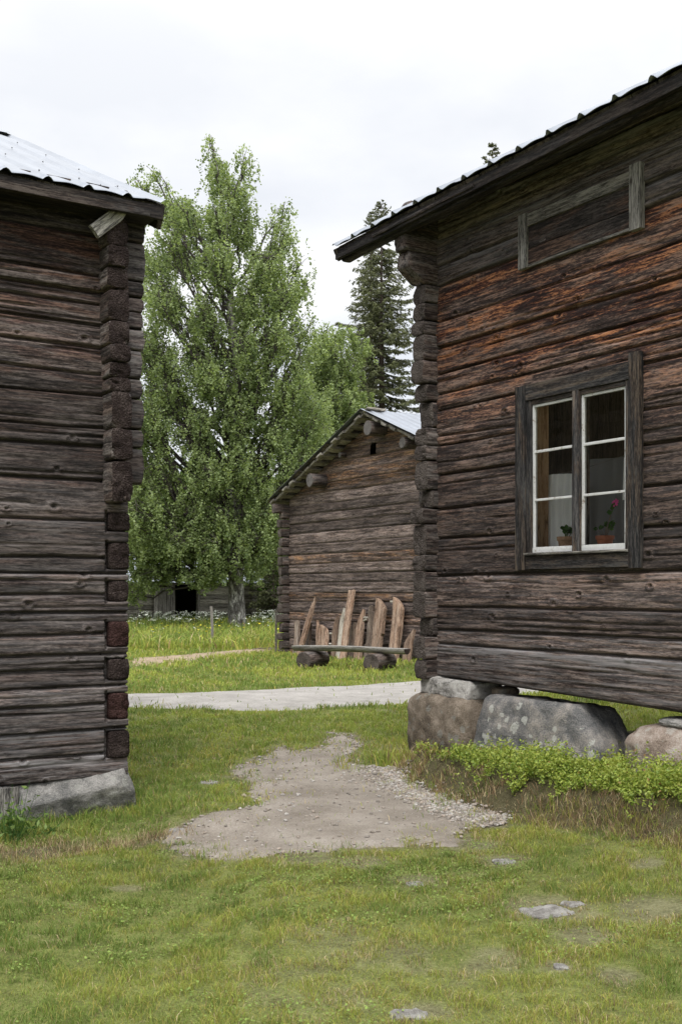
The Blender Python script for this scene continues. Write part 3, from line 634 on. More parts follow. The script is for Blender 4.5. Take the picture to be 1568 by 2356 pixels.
def corrugated(name, parent, x0, x1, run, pitch, eave, mat, period=0.3, phase=0.05, rib=0.028, seed=0, flip=False, screws=True, lap=1.9):
    """sheet roof; eave=(y,z) of its lower edge; rises towards +y (flip: towards -y)"""
    xs = np.unique(np.concatenate([np.arange(x0, x1, 0.02), [x1]])); s = np.linspace(0, run, max(8, int(run / 0.15)))
    X, S = np.meshgrid(xs, s, indexing='ij')
    d = ((X - phase + period / 2) % period) - period / 2
    hgt = rib * np.clip(1.6 - abs(d) / 0.022, 0, 1) - 0.006 * np.cos(d / period * 2 * np.pi) + 0.012 * (vn(X * 1.1, S * 0.8, 0, seed) - 0.5)
    hgt += 0.004 * (((S + 0.13 * np.floor(X / 0.9)) % lap) < 0.12) 
    sg = -1 if flip else 1
    Y = eave[0] + sg * (S * math.cos(pitch) - hgt * math.sin(pitch)); Z = eave[1] + S * math.sin(pitch) + hgt * math.cos(pitch)
    top = np.stack([X, Y, Z], -1); bot = top.copy(); bot[..., 2] -= 0.004
    n, m_ = X.shape; i = np.arange(n * m_).reshape(n, m_)
    q = np.stack([i[:-1, :-1], i[1:, :-1], i[1:, 1:], i[:-1, 1:]], -1).reshape(-1, 4)
    qb = q[:, ::-1] + n * m_
    e1 = i[:, 0]; es = np.stack([e1[1:], e1[:-1], e1[:-1] + n * m_, e1[1:] + n * m_], -1)
    e2 = i[0, :]; et = np.stack([e2[:-1], e2[1:], e2[1:] + n * m_, e2[:-1] + n * m_], -1)
    mb = MB(); mb.add(np.concatenate([top.reshape(-1, 3), bot.reshape(-1, 3)]), [q, qb, es, et], 0.5, 0)
    if screws:
        k0 = math.ceil((x0 - phase) / period); k1 = math.floor((x1 - phase) / period)
        for k in range(k0, k1 + 1):
            for j, ss in enumerate(np.arange(0.25, run, 0.95)):
                xx = phase + k * period; h_ = rib + 0.004
                y_ = eave[0] + sg * (ss * math.cos(pitch) - h_ * math.sin(pitch)); z_ = eave[1] + ss * math.sin(pitch) + h_ * math.cos(pitch)
                v, f = tube([(xx, y_, z_ - 0.004), (xx, y_ - sg * 0.003, z_ + 0.005)], 0.0055, 6); mb.add(v, f, 0.5, 1)
    return mb.build(name, None, parent, True, mats=[mat, M['screw']])

# ---------------------------------------------------------------- right house
rh = empty('log_house', (RC[0], RC[1], 0), TH1)
tag(rh, 'large brown log house on boulders at right, white-framed window with flower pots', 'house')
RB = [0.80, 1.125, 1.255, 1.461, 1.747, 2.08, 2.35, 2.66, 2.923, 3.248, 3.402, 3.577, 3.814, 4.044, 4.38, 4.567, 4.785, 5.02, 5.22]
WIN = (1.235, 2.351, 1.885, 3.165)
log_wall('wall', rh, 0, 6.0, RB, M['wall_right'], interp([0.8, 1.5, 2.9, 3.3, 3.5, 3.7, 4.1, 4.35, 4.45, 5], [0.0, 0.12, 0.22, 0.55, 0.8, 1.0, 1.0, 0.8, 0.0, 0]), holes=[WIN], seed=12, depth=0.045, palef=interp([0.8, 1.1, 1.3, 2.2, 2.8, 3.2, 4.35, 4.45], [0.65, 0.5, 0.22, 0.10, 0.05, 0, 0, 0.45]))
me_ = bpy.data.objects['wall'].data; co = np.zeros(len(me_.vertices) * 3, np.float32); me_.vertices.foreach_get('co', co); co = co.reshape(-1, 3)
co[:, 2] += (0.03 - 0.030 * co[:, 0] + 0.012 * (fbm(co[:, 0] * 3, 0, 0, 2, 3) - 0.5)) * np.clip((1.10 - co[:, 2]) / 0.3, 0, 1); me_.vertices.foreach_set('co', co.ravel()); me_.update()
o = log_wall('side_wall', rh, 0.02, 6.0, RB, M['wall_right'], interp([0, 5], [0.1, 0.1]), du=0.06, dv=0.03, seed=14)
o.rotation_euler = (0, 0, R(-90)); o.location = (-0.16, 6.02, 0)
g = MB(); g.add([( -0.14, 0, 5.2), (-0.14, 6, 5.2), (-0.14, 3.42, 6.95), (-0.02, 0, 5.2), (-0.02, 6, 5.2), (-0.02, 3.42, 6.95)], [np.array([(0, 2, 1), (3, 4, 5)]), np.array([(0, 3, 5, 2), (1, 2, 5, 4)])]); g.build('gable', M['eave_y'], rh)
cm = MB(); rs = np.random.RandomState(5)
mids = [0.80, 0.985, 1.19, 1.36, 1.60, 1.78, 1.93, 2.21, 2.36, 2.52, 2.79, 2.93, 3.09, 3.33, 3.49, 3.70, 3.93, 4.06, 4.22, 4.39]
for i in range(len(mids) - 1):
    a, b_ = mids[i], mids[i + 1]; pr = 0.15 + rs.uniform(-0.02, 0.03)
    j = rs.uniform(-0.012, 0.012)
    if i in (2, 8, 12): pr = 0.07
    v, f = block(-0.17 + j, 0.01, -pr, 0.1, a + 0.006, b_ - 0.004, axis=1, k=10, amp=0.006, ns=(10, 8, 12), seed=i * 3, endcrack=0.014, nf=11)
    fy = v[f].mean(1)[:, 1] < -pr + 0.018
    cm.add(v, [f[~fy]], rs.rand(), 0); cm.add(v, [f[fy]], rs.rand(), 1)
for a, b_, pr in ((4.39, 4.66, 0.33), (4.665, 4.93, 0.37), (4.935, 5.12, 0.30)):
    v, f = block(-0.17, 0.012, -pr, 0.1, a, b_, axis=1, k=7, amp=0.008, ns=(8, 12, 10), seed=int(a * 100), endcrack=0.012)
    if pr == 0.33: v[:, 1] = np.where((v[:, 1] < -0.1) & (v[:, 2] < a + 0.13), np.maximum(v[:, 1], -0.15 - (v[:, 2] - a) * 1.3), v[:, 1])
    cm.add(v, f, rs.rand(), 2)
for i in range(len(RB) - 3):     # front logs carried past the corner
    a, b_ = RB[i], RB[i + 1]
    v, f = block(-0.29 + rs.uniform(-0.03, 0.02), -0.12, 0.03, 0.15, a + 0.012, b_ - 0.012, axis=0, k=6, amp=0.008, ns=(6, 6, 8), seed=90 + i, endcrack=0.01)
    cm.add(v, f, rs.rand(), 0)
cm.build('corner_logs', None, rh, True, mats=[M['butt_y'], M['end_mid'], M['butt_y']])
# floor frame and inner beams under the house
fl = MB(); fl.add(*box(0.0, 6, 0.16, 5.9, 1.02, 1.12), 0.3)
fl.add(*block(0.0, 6, 0.17, 0.42, 0.84, 1.10, axis=0, ns=(30, 4, 4)), 0.2); fl.add(*block(0.0, 6, 2.2, 2.45, 0.80, 1.02, axis=0, ns=(30, 4, 4)), 0.2); fl.add(*block(0.0, 6, 5.6, 5.9, 0.80, 1.1, axis=0, ns=(30, 4, 4)), 0.2)
fl.build('floor_frame', M['eave'], rh)
# room walls, with wide unseen openings added to light the curtain
room = MB(); room.add(*box(0.02, 5.98, 5.8, 5.98, 1.12, 1.6), 0.3); room.add(*box(0.02, 5.98, 5.8, 5.98, 3.35, 5.2), 0.3); room.add(*box(5.84, 5.98, 0.2, 5.8, 1.12, 1.4), 0.3); room.add(*box(5.84, 5.98, 0.2, 5.8, 3.4, 5.2), 0.3); room.add(*box(0.02, 0.10, 0.2, 5.8, 1.12, 3.94), 0.6); room.add(*box(5.84, 5.98, 2.6, 2.8, 1.4, 3.4), 0.4)
room.build('interior', M['inside'], rh)
mb = MB(); mb.add(*box(0.102, 5.84, 0.17, 5.8, 3.95, 4.0), 0.3); mb.build('ceiling', M['bounce_ceiling'], rh)
mb = MB(); mb.add(*box(0.102, 5.84, 0.17, 5.8, 1.125, 1.16), 0.3); mb.build('floor', M['bounce_floor'], rh)
# roof: sheet, boards, eave board, verge
P1 = R(29.3); EY, EZ = -0.5, 4.915
corrugated('roof', rh, -0.99, 6.3, 4.5, P1, (EY, EZ), M['metal'], 0.33, 0.02, 0.036, 3, screws=False)
corrugated('roof', rh, -0.99, 6.3, 4.5, P1, (2 * (EY + 4.5 * math.cos(P1)) - EY, EZ), M['metal'], 0.33, 0.02, 0.036, 4, flip=True, screws=False)
rb = MB()
def slab(x0, x1, s0, s1, t0, t1, pitch, eave, sg=1, amp=0.004, ns=(6, 2, 2), seed=0):
    v, f = block(x0, x1, s0, s1, t0, t1, axis=1, k=12, amp=amp, ns=ns, seed=seed)
    c, s = math.cos(pitch), math.sin(pitch); y = eave[0] + sg * (v[:, 1] * c - v[:, 2] * s); z = eave[1] + v[:, 1] * s + v[:, 2] * c
    w = np.stack([v[:, 0], y, z], -1)
    return (w, f if sg > 0 else f[:, ::-1])
k = 0; x = -0.95
while x < 6.2:
    w_ = rs.uniform(0.16, 0.24); v, f = slab(x, min(x + w_ - 0.006, 6.25), 0.03 + rs.uniform(-0.01, 0.02), 4.45, -0.05, -0.018, P1, (EY, EZ), seed=k); rb.add(v, f, rs.rand())
    x += w_; k += 1
rb.build('roof_boards', M['eave_y'], rh)
fb = MB()
v, f = block(-1.0, 6.3, EY + 0.035, EY + 0.075, EZ - 0.115, EZ - 0.025, axis=0, k=10, amp=0.006, ns=(120, 2, 6), seed=4); fb.add(v, f, 0.2)
v, f = block(-0.97, 6.3, EY + 0.08, EY + 0.20, EZ - 0.135, EZ - 0.02, axis=0, k=4, amp=0.012, ns=(120, 4, 4), seed=8); fb.add(v, f, 0.6)
v, f = block(-0.35, 1.1, EY + 0.02, EY + 0.05, EZ - 0.09, EZ - 0.06, axis=0, k=4, amp=0.006, ns=(40, 2, 3), seed=18); fb.add(v, f, 0.9)
v, f = block(0.25, 6.3, -0.2, -0.06, EZ + 0.01, EZ + 0.13, axis=0, k=4, amp=0.016, ns=(100, 4, 4), seed=9); fb.add(v, f, 0.4)
v, f = block(1.15, 3.4, -0.15, -0.02, EZ + 0.03, EZ + 0.11, axis=0, k=3, amp=0.01, ns=(60, 4, 4), seed=19); fb.add(v, f, 0.1)
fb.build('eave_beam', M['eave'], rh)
vb = MB(); v, f = slab(-1.0, -0.96, 0.0, 4.4, -0.14, -0.02, P1, (EY, EZ), ns=(2, 30, 4), amp=0.005); vb.add(v, f, 0.3); vb.build('verge_board', M['eave_y'], rh)

for o_ in rh.children:
    if o_.name.split('.')[0] in ('roof', 'roof_boards', 'eave_beam', 'verge_board'):
        me_ = o_.data; co = np.zeros(len(me_.vertices) * 3, np.float32); me_.vertices.foreach_get('co', co); co = co.reshape(-1, 3); co[:, 2] += 0.019 * (co[:, 0] + 0.99); me_.vertices.foreach_set('co', co.ravel()); me_.update()
# the window
DX = 0.045
wn_ = empty('window', (DX, 0, 0)); wn_.parent = rh
def part(name, boxes, mat, parent, ns=(2, 2, 30), axis=2, amp=0.0015, k=14, smooth=False):
    mb = MB()
    for i, bb in enumerate(boxes):
        v, f = block(*bb, axis=axis, k=k, amp=amp, ns=ns, seed=i * 7 + int(abs(bb[0]) * 100)); mb.add(v, f, (i * 0.37 + 0.2) % 1)
    return mb.build(name, mat, parent, smooth)
part('casing_board', [(1.065, 1.190, -0.045, 0.0, 1.775, 3.285)], M['frame_z'], wn_)
part('casing_board', [(2.306, 2.418, -0.048, 0.0, 1.772, 3.345)], M['frame_z'], wn_)
part('casing_board', [(1.1905, 2.3055, -0.041, 0.0, 3.155, 3.290)], M['frame_x'], wn_, (30, 2, 2), 0)
part('casing_board', [(1.1905, 2.3055, -0.040, 0.0, 1.780, 1.892)], M['frame_x'], wn_, (30, 2, 2), 0)
part('sill', [(1.1905, 2.3055, -0.065, 0.05, 1.893, 1.912)], M['greyboard_x'], wn_, (30, 2, 2), 0)
part('jamb', [(1.19, 1.245, -0.03, 0.020, 1.912, 3.155), (2.262, 2.306, -0.03, 0.10, 1.912, 3.155), (1.725, 1.797, -0.045, 0.08, 1.912, 3.155)], M['frame_z'], wn_)
part('head', [(1.2455, 1.7245, -0.025, 0.10, 3.118, 3.1545), (1.7975, 2.2615, -0.025, 0.10, 3.118, 3.1545)], M['frame_x'], wn_, (20, 2, 2), 0)
for (a, b_) in ((1.247, 1.723), (1.799, 2.260)):
    sh = empty('sash', (0, 0, 0)); sh.parent = wn_
    z0, z1 = 1.914, 3.116; r_ = 0.020
    mb = MB()
    for i, bb in enumerate([(a, a + r_, -0.012, 0.02, z0 + .0465, z1), (b_ - r_, b_, -0.012, 0.02, z0 + .0465, z1)]):
        v, f = block(*bb, axis=2, k=10, amp=0.0016, ns=(2, 2, 40), seed=i + 3); mb.add(v, f, 0.5)
    for i, bb in enumerate([(a, b_, -0.014, 0.02, z0, z0 + 0.046), (a + r_, b_ - r_, -0.012, 0.02, z1 - 0.020, z1), (a + r_, b_ - r_, -0.010, 0.016, 2.333, 2.353), (a + r_, b_ - r_, -0.010, 0.016, 2.722, 2.744)]):
        v, f = block(*bb, axis=0, k=10, amp=0.0016, ns=(30, 2, 2), seed=i + 9); mb.add(v, f, 0.5)
    mb.build('sash_bars', M['paint'], sh)
    mb = MB()
    for i, (c0, c1) in enumerate(((z0 + 0.04, 2.335), (2.350, 2.724), (2.741, z1 - 0.018))):
        mb.add([(a + r_ - .005, 0.004, c0), (b_ - r_ + .005, 0.004 , c0), (b_ - r_ + .005, 0.004, c1), (a + r_ - .005, 0.004, c1)], np.array([(0, 1, 2, 3)]))
    mb.build('pane', M['glass'], sh)
# inner reveal and board behind the glass
part('inner_lining', [(1.19, 1.246, 0.022, 0.165, 1.913, 3.154)], M['jamb'], wn_)
part('inner_sill', [(1.245, 2.262, 0.052, 0.20, 1.885, 1.911)], M['greyboard_x'], wn_, (10, 2, 2), 0)
def curtain(name, x0, x1, y, z0, z1, mat, nf_, amp, seed=0):
    xs = np.linspace(x0, x1, 90); zs = np.linspace(z0, z1, 30); X, Z = np.meshgrid(xs, zs, indexing='ij')
    Y = y + amp * np.sin(X * nf_ * 2 * np.pi + 1.5 * vn(X * 6, Z * 1.3, 0, seed) * 3) * (0.5 + 0.5 * vn(X * 8, 0, 0, seed)) * (0.5 + 0.5 * (z1 - Z) / (z1 - z0))
    Z = Z + 0.008 * np.sin(X * 9 + seed) * (Z - z0) / (z1 - z0)
    X = X + 0.01 * np.sin(Z * 5)
    i = np.arange(X.size).reshape(X.shape); q = np.stack([i[:-1, :-1], i[1:, :-1], i[1:, 1:], i[:-1, 1:]], -1).reshape(-1, 4)
    o_ = mesh(name, np.stack([X, Y, Z], -1), q, mat, None, True); o_.parent = None; o_.location = (RC[0] + DX * math.cos(TH1), RC[1] + DX * math.sin(TH1), 0); o_.rotation_euler = (0, 0, TH1)
    return o_
c1 = curtain('curtain', 1.10, 1.56, 0.186, 1.93, 2.555, M['curtain'], 12, 0.016, 3); tag(c1, 'white linen half curtain behind the left sash of the window', 'curtain')
c2 = curtain('curtain', 1.39, 1.84, 0.45, 1.98, 2.68, M['sheer'], 9, 0.012, 8); tag(c2, 'dim grey curtain hanging deeper in the room behind the right sash', 'curtain')
c3 = curtain('curtain', 2.035, 2.20, 0.20, 2.30, 2.63, M['curtain'], 12, 0.008, 11); tag(c3, 'narrow white curtain edge at the far right of the right sash', 'curtain')
wv, wf = tube([(1.05, 0.2, 2.567), (1.56, 0.2, 2.567), (2.3, 0.2, 2.67)], 0.002, 5)
o = mesh('curtain_wire', wv, wf, M['greyboard_x']); o.location = (RC[0], RC[1], 0); o.rotation_euler = (0, 0, TH1); tag(o, 'thin wire strung across the inside of the window holding the curtains', 'wire')

def pot(x, y, z, r, h, mat, label, kind):
    x += DX
    t_ = empty('potted_plant', (0, 0, 0)); wx = RC[0] + x * math.cos(TH1) - y * math.sin(TH1); wy = RC[1] + x * math.sin(TH1) + y * math.cos(TH1)
    t_.location = (wx, wy, z); t_.rotation_euler = (0, 0, TH1); tag(t_, label, 'potted plant')
    prof = [(0, 0), (0.68 * r, 0), (0.88 * r, h * 0.74), (1.0 * r, h * 0.75), (1.04 * r, h), (0.93 * r, h), (0.86 * r, h * 0.8), (0, h * 0.8)]
    n = 24; vs = np.array([(p * math.cos(a), p * math.sin(a), q) for p, q in prof for a in np.arange(n) * 2 * np.pi / n])
    f = np.array([(i * n + j, i * n + (j + 1) % n, (i + 1) * n + (j + 1) % n, (i + 1) * n + j) for i in range(len(prof) - 1) for j in range(n)])
    mesh('pot', vs, f, mat, t_)
    rs_ = np.random.RandomState(int(x * 100)); mb = MB(); lv = []; 
    stems = [( rs_.uniform(-1, 1), rs_.uniform(-1, 1), rs_.uniform(0.5, 1)) for _ in range(9)]
    tips = []
    for sx_, sy_, sz_ in stems:
        tip = np.array([sx_ * r * 1.15, sy_ * r * 0.7, h + sz_ * r * (1.5 if kind else 1.05)]); tips.append(tip)
        mb.add(*tube([(sx_ * r * .2, sy_ * r * .2, h * .8), tip * 0.5 + np.array([0, 0, h * .45]), tip], 0.0022, 5), 0.5)
    if kind:
        s1 = np.array([r * 1.1, -0.01, h + r * 2.9]); mb.add(*tube([(0, 0, h * .8), (r * .35, 0, h + r), (r * .8, 0, h + r * 2.1), s1], 0.0045, 6), 0.5)
        s2 = s1 + np.array([r * .9, -.02, r * .6]); mb.add(*tube([s1, s2], 0.002, 5), 0.5)
        tips += [s1 + np.array([rs_.uniform(-.02, .03), 0, rs_.uniform(-.02, .02)]) for _ in range(3)]
    mb.build('stem', M['twig'] if kind else M['pot_leaf'], t_)
    lb = MB()
    for tp in tips:
        for _ in range(2):
            rr = rs_.uniform(0.018, 0.03) * (0.8 if kind else 1.1); c = tp + rs_.normal(0, 0.008, 3); nrm = rs_.normal(0, 1, 3) + np.array([0, -1.2, 1.0]); nrm /= np.linalg.norm(nrm)
            a = np.cross(nrm, (0, 0, 1)); a /= np.linalg.norm(a); b2 = np.cross(nrm, a); th = np.arange(9) * 2 * np.pi / 9
            rad = rr * (1 + 0.12 * np.cos(th * 5)); pts = c + np.outer(np.cos(th) * rad, a) + np.outer(np.sin(th) * rad, b2)
            vv = np.concatenate([pts, [c - nrm * 0.006]]); ff = np.array([(i, (i + 1) % 9, 9) for i in range(9)]); lb.add(vv, ff, rs_.rand())
    lb.build('leaves', M['pot_leaf'], t_)
    if kind:
        fbm_ = MB()
        for _ in range(26):
            c = s2 + rs_.normal(0, 0.009, 3); v, f = tube([c, c + rs_.normal(0, 0.006, 3) + 1e-4], 0.006, 5); fbm_.add(v, f, .5)
        fbm_.build('blossom', M['pink'], t_)
pot(1.505, 0.105, 1.913, 0.070, 0.125, M['terracotta_old'], 'small leafy green plant in a weathered terracotta pot behind the left sash', False)
pot(1.93, 0.105, 1.913, 0.070, 0.115, M['terracotta'], 'flowering potted plant with one pink bloom in a red-brown pot behind the right sash', True)

# boarded opening under the eave
ho = empty('boarded_window', (0.045, 0, 0)); ho.parent = rh
part('casing_board', [(1.10, 1.205, -0.045, 0.0, 4.245, 4.69)], M['greyboard_z'], ho)
part('casing_board', [(2.315, 2.43, -0.05, 0.0, 4.235, 4.715)], M['greyboard_z'], ho)
part('casing_board', [(1.2055, 2.3145, -0.036, 0.0, 4.58, 4.682)], M['greyboard_x'], ho, (30, 2, 2), 0)
part('casing_board', [(1.2055, 2.3145, -0.034, 0.0, 4.245, 4.266)], M['greyboard_x'], ho, (30, 2, 2), 0)
part('panel', [(1.2055, 2.3145, -0.022, 0.0, 4.40, 4.579), (1.2055, 2.3145, -0.026, 0.0, 4.268, 4.398)], M['darkpanel'], ho, (30, 2, 6), 0, 0.002)

# ---------------------------------------------------------------- foundation stones
def rock(name, c, size, mat, seed=0, rz=0.0, k=3.2, amp=0.12, nf=1.6, n=26, label=None, cat='stone', tilt=(0, 0), group=None, crop=None, flat=None):
    v, f = cgrid((n, n, n)); v = v.copy()
    m = abs(v).max(1); m2 = (abs(v) ** k).sum(1) ** (1 / k); v *= (m / m2)[:, None]
    s = np.array(size) / 2; sc_ = float(np.mean(s))
    p = v * s
    nr = v / np.linalg.norm(v, axis=1)[:, None]
    d = fbm(v[:, 0] * nf + seed, v[:, 1] * nf, v[:, 2] * nf, seed, 5, 0.55) - 0.5
    p += nr * (d * amp * 2 * sc_)[:, None]
    for j in range(7):                      # cleaved faces
        r_ = np.random.RandomState(seed * 13 + j); q = r_.normal(0, 1, 3); q /= np.linalg.norm(q); lim = (abs(q * s)).sum() * (r_.uniform(0.62, 0.9) if crop is None else r_.uniform(crop - 0.14, crop))
        dd = p @ q - lim; p -= np.outer(np.maximum(dd, 0) * 0.9, q)
    if flat: p = flat(p)
    p += nr * ((fbm(p[:, 0] * 11, p[:, 1] * 11, p[:, 2] * 11, seed + 3, 4, 0.65) - 0.5) * 0.045 * min(1, sc_ * 4))[:, None]
    o_ = mesh(name, p, f, mat, None, True); o_.location = c; o_.rotation_euler = (tilt[0], tilt[1], rz)
    if label: tag(o_, label, cat, group)
    return o_
def rloc(xl, yl, z, org=RC, th=TH1):
    return (org[0] + xl * math.cos(th) - yl * math.sin(th), org[1] + xl * math.sin(th) + yl * math.cos(th), z)
rock('foundation_stone', rloc(0.14, 0.14, 0.735), (0.74, 0.46, 0.175), M['stone_white'], 4, TH1, 8, 0.07, crop=0.93, label='flat pale lichened slab wedged under the corner of the right log house', tilt=(0, R(3)))
rock('foundation_stone', rloc(0.12, 0.14, 0.33), (0.90, 0.60, 0.70), M['stone_brown'], 7, TH1, 6, 0.09, crop=0.92, label='brownish squarish boulder below the pale slab at the house corner')
rock('foundation_stone', rloc(1.325, 0.14, 0.31), (1.50, 0.52, 0.86), M['stone_grey'], 11, TH1, 8, 0.06, n=40, crop=0.95, label='long grey lichen-spotted boulder under the house wall right of the brown one', tilt=(R(-5), R(-0.5)),
     flat=lambda p: np.stack([p[:, 0] + 0.10 * sst(-0.5, -0.75, p[:, 0]) * sst(0.0, 0.4, p[:, 2]), p[:, 1], p[:, 2] - (0.03 * (p[:, 0] + 0.9) + 0.20 * sst(0.45, 0.75, p[:, 0])) * sst(-0.35, 0.30, p[:, 2])], -1))
rock('foundation_stone', rloc(2.78, 0.22, 0.40), (1.15, 0.7, 0.50), M['stone_pink'], 15, TH1, 2.6, 0.10, label='rounded pinkish granite boulder at the right edge behind the shrubs')
rock('flat_stone', rloc(2.72, 0.12, 0.665), (0.34, 0.26, 0.07), M['stone_left'], 19, TH1, 3, 0.12, label='thin grey stone lying on top of the pinkish granite boulder')
rock('flat_stone', rloc(0.66, 0.24, 0.73), (0.22, 0.22, 0.08), M['stone_brown'], 23, TH1, 3, 0.1, label='small dark wedge stone between slab and house sill')

# ---------------------------------------------------------------- left house
lh = empty('log_house', (LC[0], LC[1], 0), TH2)
tag(lh, 'tall dark grey log house at the left edge with a white metal roof', 'house')
LB = [0.185, 0.376, 0.545, 0.74, 0.866, 1.025, 1.14, 1.266, 1.454, 1.597, 1.736, 1.868, 2.142, 2.43, 2.708, 2.853, 2.93, 3.09, 3.247, 3.353, 3.465, 3.627, 3.76, 3.875, 3.998, 4.30, 4.507, 4.70]
LB = [b_ for b_ in LB if b_ not in (2.93, 3.353)]
def zL(y): return 1.6 + (1361 - y) * 8.55 / 2575
flush = [(1179, 1222), (1248, 1310), (1335, 1385), (1429, 1489), (1515, 1565), (1594, 1656), (1682, 1746)]
rects = [(-0.165, 0.02, zL(b_), zL(a)) for a, b_ in flush]
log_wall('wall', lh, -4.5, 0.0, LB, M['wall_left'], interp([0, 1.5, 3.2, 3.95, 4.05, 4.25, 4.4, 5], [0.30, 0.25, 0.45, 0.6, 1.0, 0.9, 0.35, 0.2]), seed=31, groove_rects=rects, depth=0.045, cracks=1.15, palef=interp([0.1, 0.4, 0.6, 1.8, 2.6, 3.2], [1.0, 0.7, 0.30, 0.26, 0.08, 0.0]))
o = log_wall('side_wall', lh, 0.02, 7.7, LB, M['wall_left'], interp([0, 5], [0.1, 0.1]), du=0.03, dv=0.02, seed=33)
o.rotation_euler = (0, 0, R(90)); o.location = (-0.05, 0.0, 0)
gm = MB(); gm.add([(-0.16, 0, 4.6), (-0.16, 7.7, 4.6), (-0.16, 3.9, 6.4), (-0.03, 0, 4.6), (-0.03, 7.7, 4.6), (-0.03, 3.9, 6.4)], [np.array([(0, 2, 1), (3, 4, 5)]), np.array([(0, 3, 5, 2), (1, 2, 5, 4)])]); gm.build('gable', M['eave_y'], lh)
cm = MB(); rs = np.random.RandomState(8)
for i, (a, b_) in enumerate(flush):
    v, f = block(-0.150, 0.004 + rs.uniform(-0.004, 0.012), -0.006, 0.14, zL(b_) + 0.004, zL(a) - 0.004, axis=1, k=18, amp=0.003, ns=(10, 4, 12), seed=i, endcrack=0.016)
    cm.add(v, f, rs.rand(), 2 if i in (3, 5) else 1)
ups = [(516, 581), (582, 628), (629, 674), (680, 748), (750, 803), (804, 842), (843, 876), (877, 909), (910, 992), (993, 1063), (1066, 1158)]
for i, (a, b_) in enumerate(ups):
    pr = 0.19 + rs.uniform(-0.02, 0.015); s_ = 0.04 * i / 10
    v, f = block(-0.235 + s_, -0.075 + s_, -pr, 0.1, zL(b_) + 0.003, zL(a) - 0.003, axis=1, k=9, amp=0.006, ns=(12, 8, 14), seed=i * 5 + 2, endcrack=0.018, nf=12)
    if i == len(ups) - 1: v[:, 1] = np.maximum(v[:, 1], -pr - 1 + 1.0 + 0 * v[:, 1]) 
    fy = v[f].mean(1)[:, 1] < -pr + 0.02
    cm.add(v, [f[~fy]], rs.rand(), 0); cm.add(v, [f[fy]], rs.rand(), 1)
fl_ = [b_ for b_ in LB if b_ > 2.3 and b_ < 4.6] 
for i in range(len(fl_) - 1):
    x1 = (0.135 if fl_[i] > 2.3 else 0.0) + rs.uniform(-0.012, 0.012)
    if fl_[i] > 3.95: x1 = 0.15
    v, f = block(-0.06, x1, 0.004, 0.15, fl_[i] + 0.006, fl_[i + 1] - 0.006, axis=0, k=12, amp=0.004, ns=(6, 6, 12), seed=60 + i, endcrack=0.012)
    cm.add(v, f, rs.rand(), 3)
cm.build('corner_logs', None, lh, True, mats=[M['butt_y'], M['end'], M['end_red'], M['butt_x']])
# slanting offcut wedged above the log ends
v, f = block(-0.055, 0.055, -0.03, 0.03, -0.19, 0.19, axis=2, k=8, amp=0.004, ns=(8, 3, 16), seed=5)
w = MB(); v[:, 0] *= 1 - 0.55 * sst(0.02, 0.16, v[:, 2]); w.add(v, f, 0.8); o = w.build('bracket', M['greyboard_z'], lh); o.location = (-0.20, -0.20, 4.385); o.rotation_euler = (R(12), R(47), R(8))
P2 = R(25.0); E2 = (-0.3, 4.53)
corrugated('roof', lh, -5.0, 0.176, 4.63, P2, E2, M['metal'], 0.3, -0.12, 0.03, 13)
corrugated('roof', lh, -5.0, 0.176, 4.63, P2, (E2[0] + 2 * 4.63 * math.cos(P2), E2[1]), M['metal'], 0.3, -0.12, 0.03, 14, flip=True, screws=False)
rz_ = E2[1] + 4.63 * math.sin(P2); ry_ = E2[0] + 4.63 * math.cos(P2)
mb = MB(); mb.add([(-5.0, ry_ - 0.16, rz_ - 0.035), (-5.0, ry_, rz_ + 0.05), (-5.0, ry_ + 0.16, rz_ - 0.035), (0.19, ry_ - 0.16, rz_ - 0.035), (0.19, ry_, rz_ + 0.05), (0.19, ry_ + 0.16, rz_ - 0.035)], np.array([(0, 3, 4, 1), (1, 4, 5, 2)])); mb.build('ridge_cap', M['metal'], lh)
rb = MB(); x = -5.0; k = 0
while x < 0.14:
    w_ = rs.uniform(0.15, 0.22); v, f = slab(x, min(x + w_ - 0.006, 0.15), 0.05, 4.6, -0.05, -0.02, P2, E2, seed=k); rb.add(v, f, rs.rand()); x += w_; k += 1
rb.build('roof_boards', M['eave_y'], lh)
fb = MB()
v, f = block(-5.0, 0.165, -0.285, -0.25, 4.405, 4.515, axis=0, k=10, amp=0.005, ns=(100, 2, 6), seed=24); fb.add(v, f, 0.3)
v, f = block(-5.0, 0.05, -0.305, -0.286, 4.405, 4.46, axis=0, k=10, amp=0.004, ns=(100, 2, 4), seed=26); fb.add(v, f, 0.8)
v, f = block(-5.0, 0.13, -0.245, -0.02, 4.42, 4.56, axis=0, k=8, amp=0.006, ns=(100, 3, 3), seed=25); fb.add(v, f, 0.1)
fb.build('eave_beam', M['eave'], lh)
vb = MB(); v, f = slab(0.152, 0.19, 0.03, 4.6, -0.20, -0.01, P2, E2, ns=(2, 30, 6), amp=0.005); vb.add(v, f, 0.3)
vb.build('verge_board', M['eave_y'], lh)
rock('foundation_stone', rloc(-0.43, 0.20, 0.02, LC, TH2), (0.98, 0.56, 0.44), M['stone_left'], 41, TH2, 5.5, 0.07, label='dull grey foundation stone under the corner of the left log house', tilt=(0, R(-8)), n=30)
part('skirting_board', [(-4.5, -0.93, -0.012, 0.02, -0.22, 0.183)], M['greyboard_z'], lh, (60, 2, 4))
o = part('support_board', [(-1.16, -0.845, -0.045, -0.015, -0.24, 0.182)], M['greyboard_z'], lh, (6, 2, 12))

